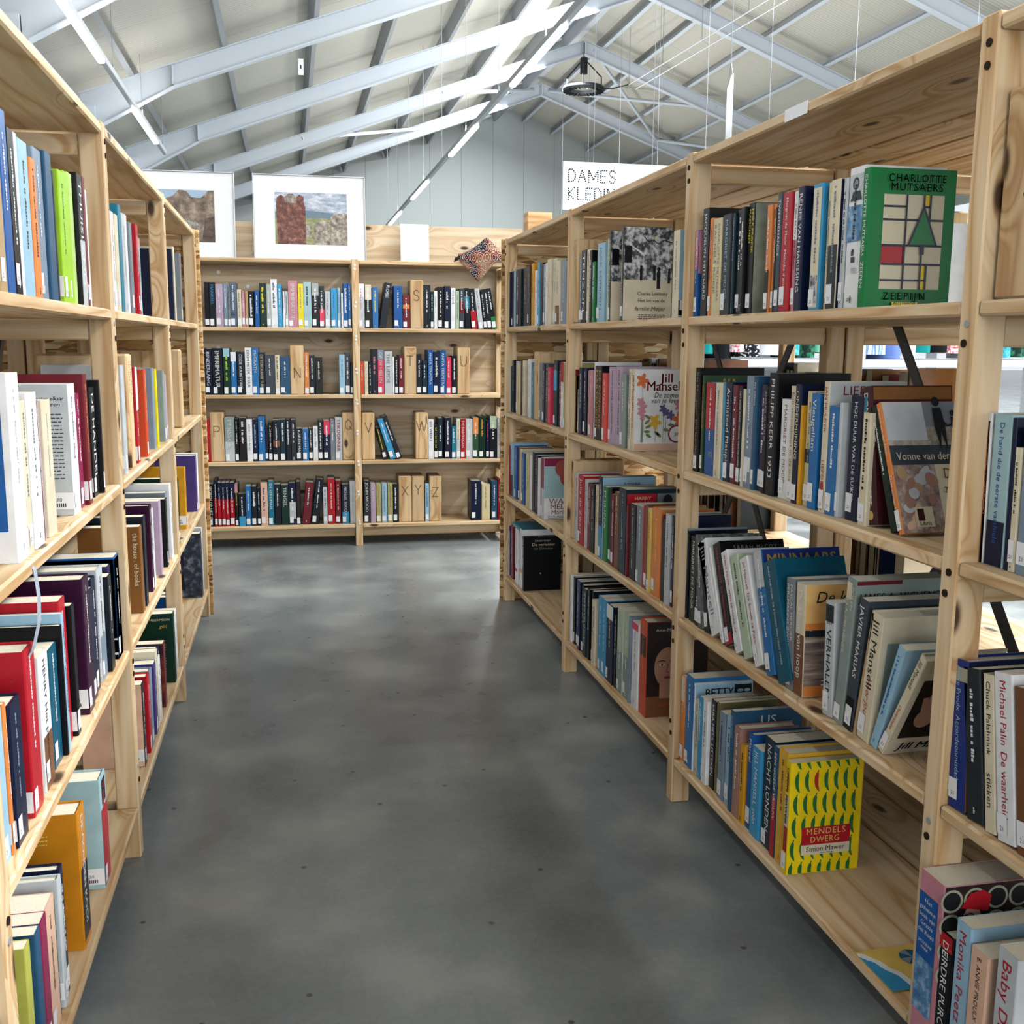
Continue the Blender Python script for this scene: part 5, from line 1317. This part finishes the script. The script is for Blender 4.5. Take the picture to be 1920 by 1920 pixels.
        B.ell('cover_art', 'near', d * .29, h * .40, .017, .022, SKIN2); L('Jill Mansell', d * .5, h * .06, .022, d * .8, INK, shear=.25, bold=True); B.down('Onderstebo' if key == 'JILL3' else 'Voor jou', 0, h * .5, h * .3, t * .5, C('rd'), False, .25)
    elif key == 'VERH': B.rect('cover_art', 'spine', -t * .4, h * .82, t * .4, h * .97, C('dkg')); L('Vo', d * .6, h * .86, .012, d * .2, C('dr')); L('De', d * .6, h * .78, .016, d * .25, INK, shear=.2)
    elif key == 'DAAN': cover_full(B, C('bk')); L('DAAN KAJO', d * .5, h * .91, .010, d * .45, C('lgy')); L('De verleider', d * .52, h * .83, .016, d * .64, C('cr')); L('van Damascus', d * .52, h * .765, .012, d * .70, C('gg')); B.rect('cover_art', 'near', .0, .004, d * .86, h * .76, C('bk')); B.poly('cover_art', 'near', [(d * .42, h * .32), (d * .47, h * .30), (d * .45, h * .34)], C('lgy'))
    elif key == 'BETTY': cover_full(B, C('lb')); L('BETTY', d * .42, h * .84, .030, d * .5, INK, bold=True); B.rect('cover_art', 'near', d * .68, h * .84, d * .98, h * .97, INK); B.ell('cover_art', 'near', d * .78, h * .9, .008, .004, C('lb')); B.ell('cover_art', 'near', d * .9, h * .9, .008, .004, C('lb')); B.down('BETTY M', 0, h * .97, h * .35, t * .8, INK, True)
    elif key == 'US': L('US', d * .5, h * .86, .028, d * .3, C('lgy'))
    elif key == 'PROULX': cover_full(B, C('nv')); B.rect('cover_art', 'near', .0, .002, d * .06, h * .6, C('bw')); B.rect('cover_art', 'spine', -t * .48, h * .86, t * .48, h * .95, plain_get('ring_grey'))
    elif key == 'GRAZIA':
        n = C('nv'); B.rect('cover_art', 'spine', -t * .46, h * .50, t * .30, h * .88, C('bl')); B.rect('cover_art', 'spine', -t * .46, h * .18, t * .30, h * .50, SEAP)
        for k, w in enumerate(('Het', 'geheime', 'boek van', 'Grazia', 'dei Rossi')): B.fit('lettering', 'spine', w, -t * .08, h * (.83 - .045 * k), .0095, t * (.3 if k == 0 else .66), C('wh'))
        B.fit('lettering', 'spine', 'JACQUELINE', -t * .08, h * .59, .006, t * .55, C('wh')); B.fit('lettering', 'spine', 'PARK', -t * .08, h * .56, .006, t * .3, C('wh'))
        cover_full(B, DARKR); rg = plain_get('ring_grey')
        for rr, mm in ((.017, rg), (.0135, INK)):
            B.lift('near'); B.hold = True
            for k in range(5):
                for j in range(4): B.ell('cover_art', 'near', .012 + k * .035, h - .022 - j * .036, rr, rr, mm, 18)
            B.hold = False
        B.ell('cover_art', 'near', d * .30, h * .82, .023, .026, HAIRM); B.ell('cover_art', 'near', d * .27, h * .80, .014, .021, SKIN2); B.poly('cover_art', 'near', [(d * .16, h * .87), (d * .42, h * .84), (d * .44, h * .93), (d * .36, h * .965), (d * .24, h * .95)], C('rd')); B.stroke('cover_art', 'near', [(d * .20, h * .825), (d * .25, h * .835), (d * .29, h * .825)], .0018, HAIRM); B.ell('cover_art', 'near', d * .245, h * .81, .003, .0016, HAIRM, 8); B.stroke('cover_art', 'near', [(d * .21, h * .81), (d * .185, h * .775), (d * .21, h * .772)], .0014, SKIN); B.ell('cover_art', 'near', d * .235, h * .745, .005, .0018, LIP, 10)
    elif key == 'BLUEC': B.rect('cover_art', 'near', .0, h * .17, d * .93, h * .93, C('bl'))
    elif key == 'ELKAAR': cover_full(B, C('lgy')); L('ontmoeten elkaar', d * .74, h * .88, .0095, d * .42, C('nv'), bold=True, shear=.2); L('Seieren', d * .80, h * .835, .0095, d * .22, C('nv'), bold=True, shear=.2); B.lines('near', d * .70, d * .93, h * .77, 18, .0062, C('gy2'), rnd, .0018)
    elif key == 'HOUSE':
        m = B.map('near', B.lift('near')); sz = .016; put_text(B.part('lettering'), 'the house . of books', sz, lambda a, b: m(d - .016 + b, h * .93 - a), C('cr'), 0, False, 0, 'L', .95)
    elif key == 'DGC': B.lines('near', d * .5, d * .8, h * .5, 12, .006, C('lgy'), rnd)
    elif key == 'YELC':
        for k in range(4): B.rect('cover_art', 'near', d * (.62 + .07 * k), h * .2, d * (.64 + .07 * k), h * .8, INK)
    elif key == 'ORC': B.rect('cover_art', 'spine', -t * .45, h * .05, t * .45, h * .58, C('bk')); B.lines('near', d * .4, d * .7, h * .85, 3, .007, C('yo'), rnd)
    elif key == 'TEALC': B.rect('cover_art', 'spine', -t * .5, h * .02, t * .5, h * .72, C('rd')); L('en het', d * .6, h * .7, .014, d * .3, C('gy'), shear=.25); B.rect('cover_art', 'spine', -t * .3, h * .75, t * .3, h * .97, C('bk'))
    elif key == 'PEACH': cover_full(B, C('pe'))
    elif key == 'FIRE': cover_full(B, FIREP)
    elif key == 'GREENC': L('WILLIAMSON', d * .72, h * .90, .009, d * .5, C('cr')); L('girl', d * .8, h * .8, .014, d * .25, plain_get('gold'), shear=.3); B.lines('near', d * .55, d * .85, h * .55, 12, .008, C('gg'), rnd)
    elif key == 'STREET': cover_full(B, NIGHT); B.rect('cover_art', 'near', d * .25, h * .5, d * .6, h * .95, C('nv')); B.ell('cover_art', 'near', d * .5, h * .42, .008, .009, SKIN); B.poly('cover_art', 'near', [(d * .40, h * .12), (d * .62, h * .12), (d * .58, h * .38), (d * .44, h * .38)], INK)

def build_book(case, t, h, col, txt, tc, spec, key, rnd, small):
    hard = rnd.random() < .35; d = max(.115, min(.165, h * .66 * rnd.uniform(.95, 1.06)))
    if key in ('ZEEP', 'JILL', 'MENDEL', 'ANN', 'CHARLES', 'VONNE', 'WATER'): hard = key in ('ANN', 'GRAZIA'); d = {'MENDEL': .146, 'ZEEP': .15, 'CHARLES': .14}.get(key, h * .66)
    B = Book(t, h, d, hard, case); base = cm(col)
    if col == 'dkg' and case == 'right' and key == '' and h > .2 and txt == '~' and tc == 'wh' and rnd.random() < .4: base = MARB
    book_body(B, base, rnd, hard)
    if key: art(B, key, rnd)
    if key not in ('SARAH',):
        for s in spec.split('|') if spec else ():
            q = s.split(':'); m = cm(q[1])
            if q[0] == 'top': z0, z1 = h * (1 - float(q[2])), h - .0006
            elif q[0] == 'bot': z0, z1 = .0006, h * float(q[2])
            else: z0, z1 = h * (1 - float(q[3])), h * (1 - float(q[2]))
            B.rect('cover_art', 'spine', -t * .46, z0, t * .46, z1, m)
    ink = cm(tc) if tc else INK
    if txt.startswith('~'):
        if t > .007:
            w = min(t * (.46 if txt == '~~' else .28), .0105 if txt == '~~' else .007); B.marks('spine', 0 if len(txt) < 3 else -t * .15, h * rnd.uniform(.28, .5), h * rnd.uniform(.86, .95), w, ink, rnd)
            if rnd.random() < .5: B.marks('spine', 0, h * .04, h * .09, w * .6, ink, rnd)
    elif txt:
        ls = txt.split('/'); serifed = txt[1:2].islower()
        for k, l in enumerate(ls):
            x = (k - (len(ls) - 1) / 2) * -t * .42; a, _, b = l.partition('  '); L_ = h * .80; sz = t * (.62 if len(ls) == 1 else .36)
            if b:
                wa, wb = text_w(a), text_w(b); fa = wa / (wa + wb); B.down(a, x, h * .96, L_ * fa * .97, sz * .85, ink); B.down(b, x, h * .94 - L_ * fa, L_ * (1 - fa), sz * .95, ink if key != 'ZEEP' else cm('wh'))
            else: B.down(l, x, h * .95, L_, sz, ink, case == 'back')
    # the shop's white price sticker at the foot of the spine
    if rnd.random() < (.8 if case == 'back' else .62) and key not in ('ZEEP', 'JILL', 'GRAZIA', 'PHOTO', 'DAAN', 'ANN') and t > .009 and (case != 'right' or not small or rnd.random() < .6):
        sw = min(t * .8, .019); sh = rnd.uniform(.026, .034); x = -t / 2 + sw / 2 + t * .06 if case != 'right' else -t / 2 + sw / 2 + t * .04; z = rnd.uniform(.006, .014)
        B.rect('sticker', 'spine', x - sw / 2, z, x + sw / 2, z + sh, STICK)
        if not small and case != 'back' and sw > .008:
            B.text('sticker', 'spine', '21', x, z + .005, min(.0085, sw * .62), INK)
        if not small and case == 'left':
            B.rect('sticker', 'near', d - .052, z, d - .001, z + sh, STICK); B.text('sticker', 'near', rnd.choice(('\u20ac 3,00', '\u20ac 4,00', '3,60', '2,50', '1,80')), d - .026, z + .013, .0085, INK)
            for k in range(9): B.rect('sticker', 'near', d - .040 + k * .0032, z + .004, d - .0385 + k * .0032, z + .010, INK)
            B.layer['near'] = 0
    return B

def place(case, bay, q, inset, z, lean, t):
    rz = CASES[case][0]
    if case == 'back': x, y = q, 5.605 + inset - .0183 * q
    elif case == 'right': x, y = XR + inset, q
    else: x, y = XL - inset, q
    a = math.radians(lean); dz = abs(math.sin(a)) * t / 2
    return Matrix.Translation((x, y, z + dz + .0004)) @ Matrix.Rotation(rz, 4, 'Z') @ Matrix.Rotation(a, 4, 'Y')

PARTN = {'pages': 'pages', 'lettering': 'lettering', 'sticker': 'sticker', 'cover_art': 'cover_art'}
STUFF = {}
def stuff_mb(n):
    if n not in STUFF: STUFF[n] = MB()
    return STUFF[n]
BAYN = {'right': ['', 'far bay', 'second bay', 'third bay', 'nearest bay'], 'left': ['', 'near bay', 'middle bay', 'far bay']}
CASEW = {'right': 'aisle bookcase with green grid-cover book', 'left': 'aisle bookcase with lime books'}
def add_block(case, bay, idx, q, inset, t, h, letter, z, lbl):
    mb = MB(); d = .19 if case == 'left' else .17
    mb.box((0, d / 2, h / 2), (t, d, h), PINE_BLOCK, None, .004); me = mb.mesh('letter_block'); o = link('letter_block', me); o.matrix_world = place(case, bay, q, inset, z, 0, t)
    tag(o, lbl, 'block', 'wooden letter blocks')
    m2 = MB()
    if letter != '.':
        hh = .052; w = {'W': 1.04, 'T': .62, 'Q': .66, 'N': .6}.get(letter, .6) * hh; dz = {'N': .36, 'S': .60, 'T': .62, 'U': .62, 'P': .54, 'Q': .66, 'V': .60, 'W': .62, 'X': .60, 'Y': .62, 'Z': .57}[letter] * h - .005
        dotted(m2, letter, hh, lambda a, b: (a - w / 2, -.0007, dz + b), INK, .0060, .0026)
    else:
        for r in (-1, 1):
            for k in range(14):
                if (k * 7 + r) % 5: m2.add([(r * .012 + .0022 * math.cos(i * math.pi / 3) + .004 * math.sin(k), -.0007, h * .93 - k * .0055 + .0022 * math.sin(i * math.pi / 3)) for i in range(6)], [tuple(range(6))], INK)
    m2.obj('lettering', o)

parsed = []
cur = None
for ln in DATA.strip().split('\n'):
    f = ln.split(';')
    if f[0] == 'R': cur = (f[1], int(f[2]), int(f[3]), float(f[4])); continue
    f += [''] * (11 - len(f)); parsed.append((cur, f))
# order of every book in its row, counted from the far post (side cases) or from a post (far case)
rows = {}
for i, (c, f) in enumerate(parsed): rows.setdefault(c[:3], []).append(i)
rank = {}
for k, ids in rows.items():
    ids.sort(key=lambda i: (-1 if k[0] != 'back' else 1) * float(parsed[i][1][0]))
    books = [i for i in ids if parsed[i][1][4] != 'BLOCK']
    for n, i in enumerate(books): rank[i] = (n + 1, len(books))
NPART = 0
for i, (c, f) in enumerate(parsed):
    case, bay, idx, inset = c; q, t, h = float(f[0]), float(f[1]), float(f[2]); lean = float(f[3] or 0); col, txt, tc, spec, key = f[4:9]; small = 's' in f[9:10]
    rnd = random.Random(1000 + i); z = (BZ if case == 'back' else ZS)[idx]
    if col == 'BLOCK':
        lab = f'wooden block with dotted letter {txt} on the far bookcase' if txt != '.' else f'plain-faced wooden divider block, {ROWN[idx]} row, {BAYN[case][bay]}, {CASEW[case]}'
        add_block(case, bay, idx, q, inset, t, h, txt, z, lab); continue
    if not (case == 'back' or lean): inset = inset + rnd.choice((0, 0, 0, .002, .004, .007)) - (.006 if key in ('WATER', 'JILL', 'MENDEL') else 0)
    if case == 'left' and key in ('GREENC',): inset -= .006
    B = build_book(case, t, h, col, txt, tc, spec, key, rnd, small); M = place(case, bay, q, inset, z, lean, t)
    if small:
        for n, mb in B.P.items():
            S = stuff_mb('all')
            for k, (fc, mi) in enumerate(zip(mb.f, mb.m)): pass
            o = len(S.v); S.v += [tuple(M @ Vector(p)) for p in mb.v]
            for fc, mi in zip(mb.f, mb.m): S.f.append(tuple(o + a for a in fc)); S.m.append(S.mi(mb.mats[mi])); S.uv.append(None)
        continue
    root = B.P[''].obj('book'); root.matrix_world = M
    n, tot = rank[i]; cname = PAL[col][1]
    if spec and not key:
        other = PAL[spec.split('|')[0].split(':')[1]][1]
        if other != cname: cname += ' and ' + other
    look = LOOK.get(key) or (('thin ' if t < .014 else 'thick ' if t > .042 else '') + cname + ' book')
    long_look = key in LOOK and len(look.split()) > 5
    if case == 'back': lab = f"{look}, {ORD[n]} from {'outer' if bay == 0 else 'centre'} post, {ROWN[idx]} row, far bookcase"
    else:
        where = {'right': 'green-book case', 'left': 'lime-book case'}[case]
        lab = f"{look}, {ORD[n]} from far post, {ROWN[idx]} row, {BAYN[case][bay]}, {where}" if not long_look else f"{look}, {ROWN[idx]} row, {BAYN[case][bay]}" + (f', {ORD[n]} from far post' if key == 'CHARLES' else '')
        if lean and not key: lab = lab.replace(' book,', ' book leaning,', 1)
    if len(lab.replace('-', ' ').split()) > 16: lab = lab.replace(' book leaning,', ' book,')
    if len(lab.replace('-', ' ').split()) > 16: lab = lab.replace('thick ', '').replace('thin ', '')
    tag(root, lab, 'book', (f"books in the {ROWN[idx]} row, " + (('outer' if bay == 0 else 'inner') + ' half of the far bookcase' if case == 'back' else BAYN[case][bay] + ' of the ' + {'right': 'bookcase with the green book', 'left': 'bookcase with lime books'}[case])))
    for nme, mb in B.P.items():
        if nme and mb.f:
            po = mb.obj(nme, root)
            if nme == 'lettering': po['kind'] = 'stuff'
    if key == 'BLUEC':
        rb = MB(); pts = [(.0, .002, .0), (.012, -.004, -.012), (.016, -.006, -.05), (.018, -.004, -.085), (.012, .004, -.12), (-.004, .016, -.145), (-.016, .026, -.155)]; vs = []
        for k, p in enumerate(pts): vs += [(p[0] - .004 - .001 * k, p[1], p[2]), (p[0] + .004 + .0006 * k, p[1] - .002, p[2])]
        rb.add([(v[0] * 1.0 - .02, v[1] - .008, v[2]) for v in vs], [(2 * k, 2 * k + 1, 2 * k + 3, 2 * k + 2) for k in range(len(pts) - 1)], plain('grey_satin_ribbon', 'a9b2be', .4, .4, .15, 200)); rb.obj('ribbon', root)
S = STUFF['all']; o = S.obj('small_books'); o['kind'] = 'stuff'; o['label'] = 'slimmer and more distant books filling the rows between the larger ones'

# a book lying flat on a row, one lone hardback in the nearest bay
B = build_book('right', .018, .19, 'tl', '~', 'wh', '', '', random.Random(5), False); r = B.P[''].obj('book'); tag(r, 'teal book lying flat on the bottom row, far bay, green-book case', 'book')
for nme, mb in B.P.items():
    if nme and mb.f: mb.obj(nme, r)
r.matrix_world = Matrix.Translation((.895, 4.00, .348)) @ Matrix.Rotation(-math.pi / 2, 4, 'Z') @ Matrix.Rotation(-math.pi / 2, 4, 'Y') @ Matrix.Translation((0, 0, 0))
B = build_book('left', .05, .205, 'pu3', '', 'wh', '', '', random.Random(6), False); r = B.P[''].obj('book'); tag(r, 'plum hardback nearest the viewer beside the front post of lime-book case', 'book')
for nme, mb in B.P.items():
    if nme and mb.f: mb.obj(nme, r)
r.matrix_world = place('left', 0, 1.165, .008, ZS[4], 0, .05)

# picture postcard lying on the bottom shelf
t = empty('postcard', (.953, 1.366, ZS[4] + .0006), .03); tag(t, 'yellow beach postcard lying on bottom shelf beside the pepper book', 'card')
mb = MB(); mb.box((0, 0, .0006), (.145, .108, .0012), cm('ol3')); mb.obj('card', t)
mb = MB(); zz = [.0014]
def pq(pts, m): zz[0] += .00015; mb.add([(a, b, zz[0]) for a, b in pts], [tuple(range(len(pts)))], m)
pq([(-.0725, -.054), (.0725, -.054), (.0725, .054), (-.0725, .054)], cm('yo'))
pq([(-.0725, -.054), (-.0725, .05), (-.06, .045), (-.052, .03), (-.045, .02), (-.04, .0), (-.03, -.012), (-.028, -.03), (-.015, -.054)], cm('wh')); pq([(-.0725, -.054), (-.0725, .04), (-.066, .03), (-.057, .02), (-.052, .0), (-.04, -.02), (-.036, -.054)], cm('sk'))
for k in range(8): a0, a1 = k * math.pi / 4, (k + 1) * math.pi / 4; pq([(.012, .02), (.012 + .022 * math.cos(a0), .02 + .022 * math.sin(a0)), (.012 + .022 * math.cos(a1), .02 + .022 * math.sin(a1))], cm('tl3') if k % 2 else cm('gb'))
for k in range(5): pq([(.012 + .006 * k, -.006 - .007 * k), (.036 + .006 * k, .006 - .007 * k), (.038 + .006 * k, .003 - .007 * k), (.014 + .006 * k, -.009 - .007 * k)], cm('or' if k % 2 else 'rc'))
mb.obj('print', t)
# wooden blocks: one on top of the far bay, one large in the nearest bay
mb = MB(); mb.box((0, 0, .0), (.10, .07, .094), PINE_BLOCK, None, .003); o = mb.obj('letter_block'); o.location = (.981, 4.16, 1.507 + .0475); tag(o, 'wooden block standing alone on top of the green-book case', 'block')
mb = MB(); mb.box((0, .085, .13), (.072, .17, .26), PINE_BLOCK, None, .004); o = mb.obj('letter_block'); o.matrix_world = place('right', 4, 1.185, .018, ZS[1], 0, .072); tag(o, 'large wooden block with dotted marks on top row, nearest bay, green-book case', 'block')
m2 = MB()
for k in range(9): m2.add([(.012 + .004 * math.cos(i * math.pi / 4), -.0007, .215 - k * .011 + .004 * math.sin(i * math.pi / 4)) for i in range(8)], [tuple(range(8))], INK)
m2.obj('lettering', o)
# small metal bookend at the outer end of the far bookcase
mb = MB(); mb.prism([(-.415, 0), (-.365, 0), (-.415, .11)], 'y', .03, .10, BLK); o = mb.obj('bookend', None); fix_normals(o.data); o.matrix_world = Matrix.Translation((0, 5.605, BZ[1] + .001)) @ Matrix.Rotation(BX, 4, 'Z'); tag(o, 'dark metal bookend at the outer end of top row, far bookcase', 'bookend')

# ------------------------------------------------------------------ what shows through the open backs
# shade-darkened rows on the cases standing behind: page edges toward us
rnd = random.Random(11); S = MB()
def rear_row(x_f, d_sign, y0, y1, z):
    y = y0
    while y < y1 - .02:
        t = rnd.uniform(.012, .04); h = rnd.uniform(.175, .235); d = rnd.uniform(.12, .16)
        if rnd.random() < .06: y += rnd.uniform(.02, .08); continue
        cov = cm(rnd.choice(('dk', 'bk', 'dkg', 'br', 'nv', 'dr', 'gy2', 'cr', 'lgy', 'tl2', 'bw'))); a = x_f - d_sign * .02; c = a - d_sign * d / 2  # mostly dark cover colours stand in for the shade back here
        S.box((c, y + t / 2, z + h / 2 - .001), (d - .006, t - .003, h - .004), PAPER)
        for s in (-1, 1): S.box((c, y + t / 2 + s * (t / 2 - .0008), z + h / 2), (d, .0014, h), cov)
        S.box((a, y + t / 2, z + h / 2), (.0014, t, h), cov); y += t + .0006
xr2 = XR + .39 + .395
for b in range(1, 4):
    y0, y1 = RY[b] + PT + .004, RY[b + 1] - .02 if b < 3 else RY[4] - .01
    for i, (f0, f1) in ((1, (.0, .35)), (2, (.0, .62)), (3, (.0, .55)), (4, (0, .9))):
        if b == 3 and i == 1: continue
        if b == 3 and i == 2: f0, f1 = .3, 1.0
        if b == 2 and i == 2: f0, f1 = .05, .9
        rear_row(xr2, 1, y0 + f0 * (y1 - y0), y0 + f1 * (y1 - y0), ZS[i])
rear_row(xr2, 1, RY[0] + .05, RY[1] - .05, ZS[2]); rear_row(xr2, 1, RY[0] + .05, RY[1] - .3, ZS[3])
xl2 = XL - .39 - .395
for b in range(1, 3):
    for i in (3, 4): rear_row(xl2, -1, LY[b] + PT + .004, LY[b + 1] - .1, ZS[i])
o = S.obj('rear_books'); o['kind'] = 'stuff'; o['label'] = 'books darkened for shade on the cases behind, seen through the open backs'
for (y, z, s) in ((1.78, ZS[2], .0), (2.36, ZS[1], 0)):
    mb = MB(); mb.box((0, 0, .13), (.18, .072, .26), PINE_BLOCK, None, .004); o = mb.obj('letter_block'); o.location = (xr2 - .13, y, z + .0005); tag(o, ('wooden block glimpsed on the rear case behind the orange-spined shell book' if z < 1 else 'wooden block glimpsed on the rear case behind the green grid-cover book'), 'block', 'wooden letter blocks')
# a rail of hanging clothes further into the shop
PRINTS = [('pale grey', plain('cloth_pale_grey', 'c9ced6', .9, .1)), ('teal', plain('cloth_teal', '1f8a8a', .9, .1)), ('black strap', plain('cloth_black', '17181c', .9, .1)), ('red floral', photo('cloth_red_floral', [(.42, 'e9e4e4'), (.5, 'c9364a'), (.6, 'f3efee')], 26, 2, rough=.9)),
 ('black dotted', photo('cloth_black_dotted', [(.56, '14161c'), (.6, 'e4e6ea')], 60, 1, rough=.9)), ('white', plain('cloth_white', 'eef1f4', .9, .1)), ('turquoise speckled', photo('cloth_turquoise', [(.4, '1f98a8'), (.6, '6cc0c8')], 60, 3, rough=.9)), ('dark leaf print', photo('cloth_leaf', [(.45, '10231d'), (.55, '2f7a58')], 18, 3, rough=.9)),
 ('mint', plain('cloth_mint', '7fd0b0', .9, .1)), ('black and cream', photo('cloth_black_cream', [(.47, '15161a'), (.53, 'e9e3d0')], 24, 1, rough=.9)), ('cream', plain('cloth_cream', 'ece4cf', .9, .1)), ('blue striped', photo('cloth_blue_stripe', [(.45, 'e8edf4'), (.55, '6f9ac9')], 20, 1, (8, 8, .3), rough=.9)), ('cornflower blue', plain('cloth_cornflower', '6d86c9', .9, .1))]
rack = empty('clothes_rail', (2.3, 6.3, 0)); tag(rack, 'chrome clothes rail in the ladies corner behind the bookcases', 'clothes rack')
mb = MB(); mb.tube([(0, 0, 1.9), (2.9, 0, 1.9)], .014, SCREW, 10); mb.obj('rail', rack)
for x in (0, 2.9):
    mb = MB(); mb.tube([(x, 0, .03), (x, 0, 1.9)], .014, SCREW, 10); mb.tube([(x, -.28, .02), (x, .28, .02)], .014, SCREW, 8); mb.obj('stand', rack)
x = 2.36; k = 0; WHERE = ['nearest the outer stand', 'second along', 'third along', 'fourth along', 'fifth along', 'sixth along', 'seventh along', 'eighth along', 'ninth along', 'tenth along', 'eleventh along', 'twelfth along', 'thirteenth along', 'fourteenth along', 'fifteenth along', 'sixteenth along', 'seventeenth along', 'eighteenth along', 'nineteenth along', 'twentieth along', 'next to last', 'last along']
rnd = random.Random(3)
while x < 5.05 and k < 22:
    nm, m = PRINTS[k % len(PRINTS)]; w = rnd.uniform(.09, .15); zb = 1.02 + rnd.uniform(-.02, .03); mb = MB(); n = 10; vs = []; fs = []
    for j, z in enumerate((1.82, 1.70, 1.4, 1.2, zb)):
        for i in range(n):
            a = 2 * math.pi * i / n; ww = w * (.28 if j == 0 else .5 if j == 1 else .56 + .04 * j); fold = 1 + .12 * math.sin(3 * a + k) * (j > 1)
            vs.append((math.cos(a) * ww * fold, math.sin(a) * (.06 if j == 0 else .20) * fold, z))
    for j in range(4):
        for i in range(n): fs.append((j * n + i, j * n + (i + 1) % n, (j + 1) * n + (i + 1) % n, (j + 1) * n + i))
    fs.append(tuple(range(n))); mb.add(vs, fs, m); o = mb.obj('garment', None, True); fix_normals(o.data); o.location = (x + w / 2, 6.3, 0); o.rotation_euler.z = .15
    tag(o, f'{nm} garment on the clothes rail, {WHERE[k]}', 'garment', 'garments on the rail')
    hk = MB(); hk.tube([(0, 0, 1.80), (0, 0, 1.88), (.0, .012, 1.915), (0, .0, 1.93)], .004, SCREW, 5); hk.obj('hanger_hook', o)
    x += w * .92; k += 1
t = empty('display_table', (2.2, 5.9, 0)); tag(t, 'white display bench under the hanging clothes', 'table')
mb = MB(); mb.box((1.5, .2, .98), (3.0, .9, .04), WHITEP, None, .004); mb.obj('tabletop', t)
for x, y in ((.1, -.2), (2.9, -.2), (.1, .6), (2.9, .6)):
    mb = MB(); mb.box((x, y, .48), (.06, .06, .96), WHITEP); mb.obj('leg', t)
mb = MB(); vs = []; fs = []
for j in range(9):
    for i in range(16):
        a = 2 * math.pi * i / 16; p = math.pi * j / 8; r = math.sin(p) ** .6; sq = 1 / max(abs(math.cos(a)), abs(math.sin(a))) ** .6
        vs.append((.21 * r * sq * math.cos(a), .21 * r * sq * math.sin(a), .07 * math.cos(p)))
for j in range(8):
    for i in range(16): fs.append((j * 16 + i, (j + 1) * 16 + i, (j + 1) * 16 + (i + 1) % 16, j * 16 + (i + 1) % 16))
mb.add(vs, fs, plain('pink_velvet', 'c98f97', .9, .1)); o = mb.obj('cushion', None, True); fix_normals(o.data); o.location = (2.35, 4.9, .47)
s_ = empty('stool', (2.35, 4.9, 0)); tag(s_, 'low stool with dark patterned seat under the pink cushion', 'stool'); mb = MB(); mb.box((0, 0, .37), (.5, .5, .06), cm('nv'), None, .01); mb.obj('seat', s_)
for x, y in ((-.2, -.2), (.2, -.2), (-.2, .2), (.2, .2)):
    mb = MB(); mb.box((x, y, .17), (.04, .04, .34), PINE); mb.obj('leg', s_)
tag(o, 'pink cushion on a low dark stool glimpsed through the case', 'cushion')
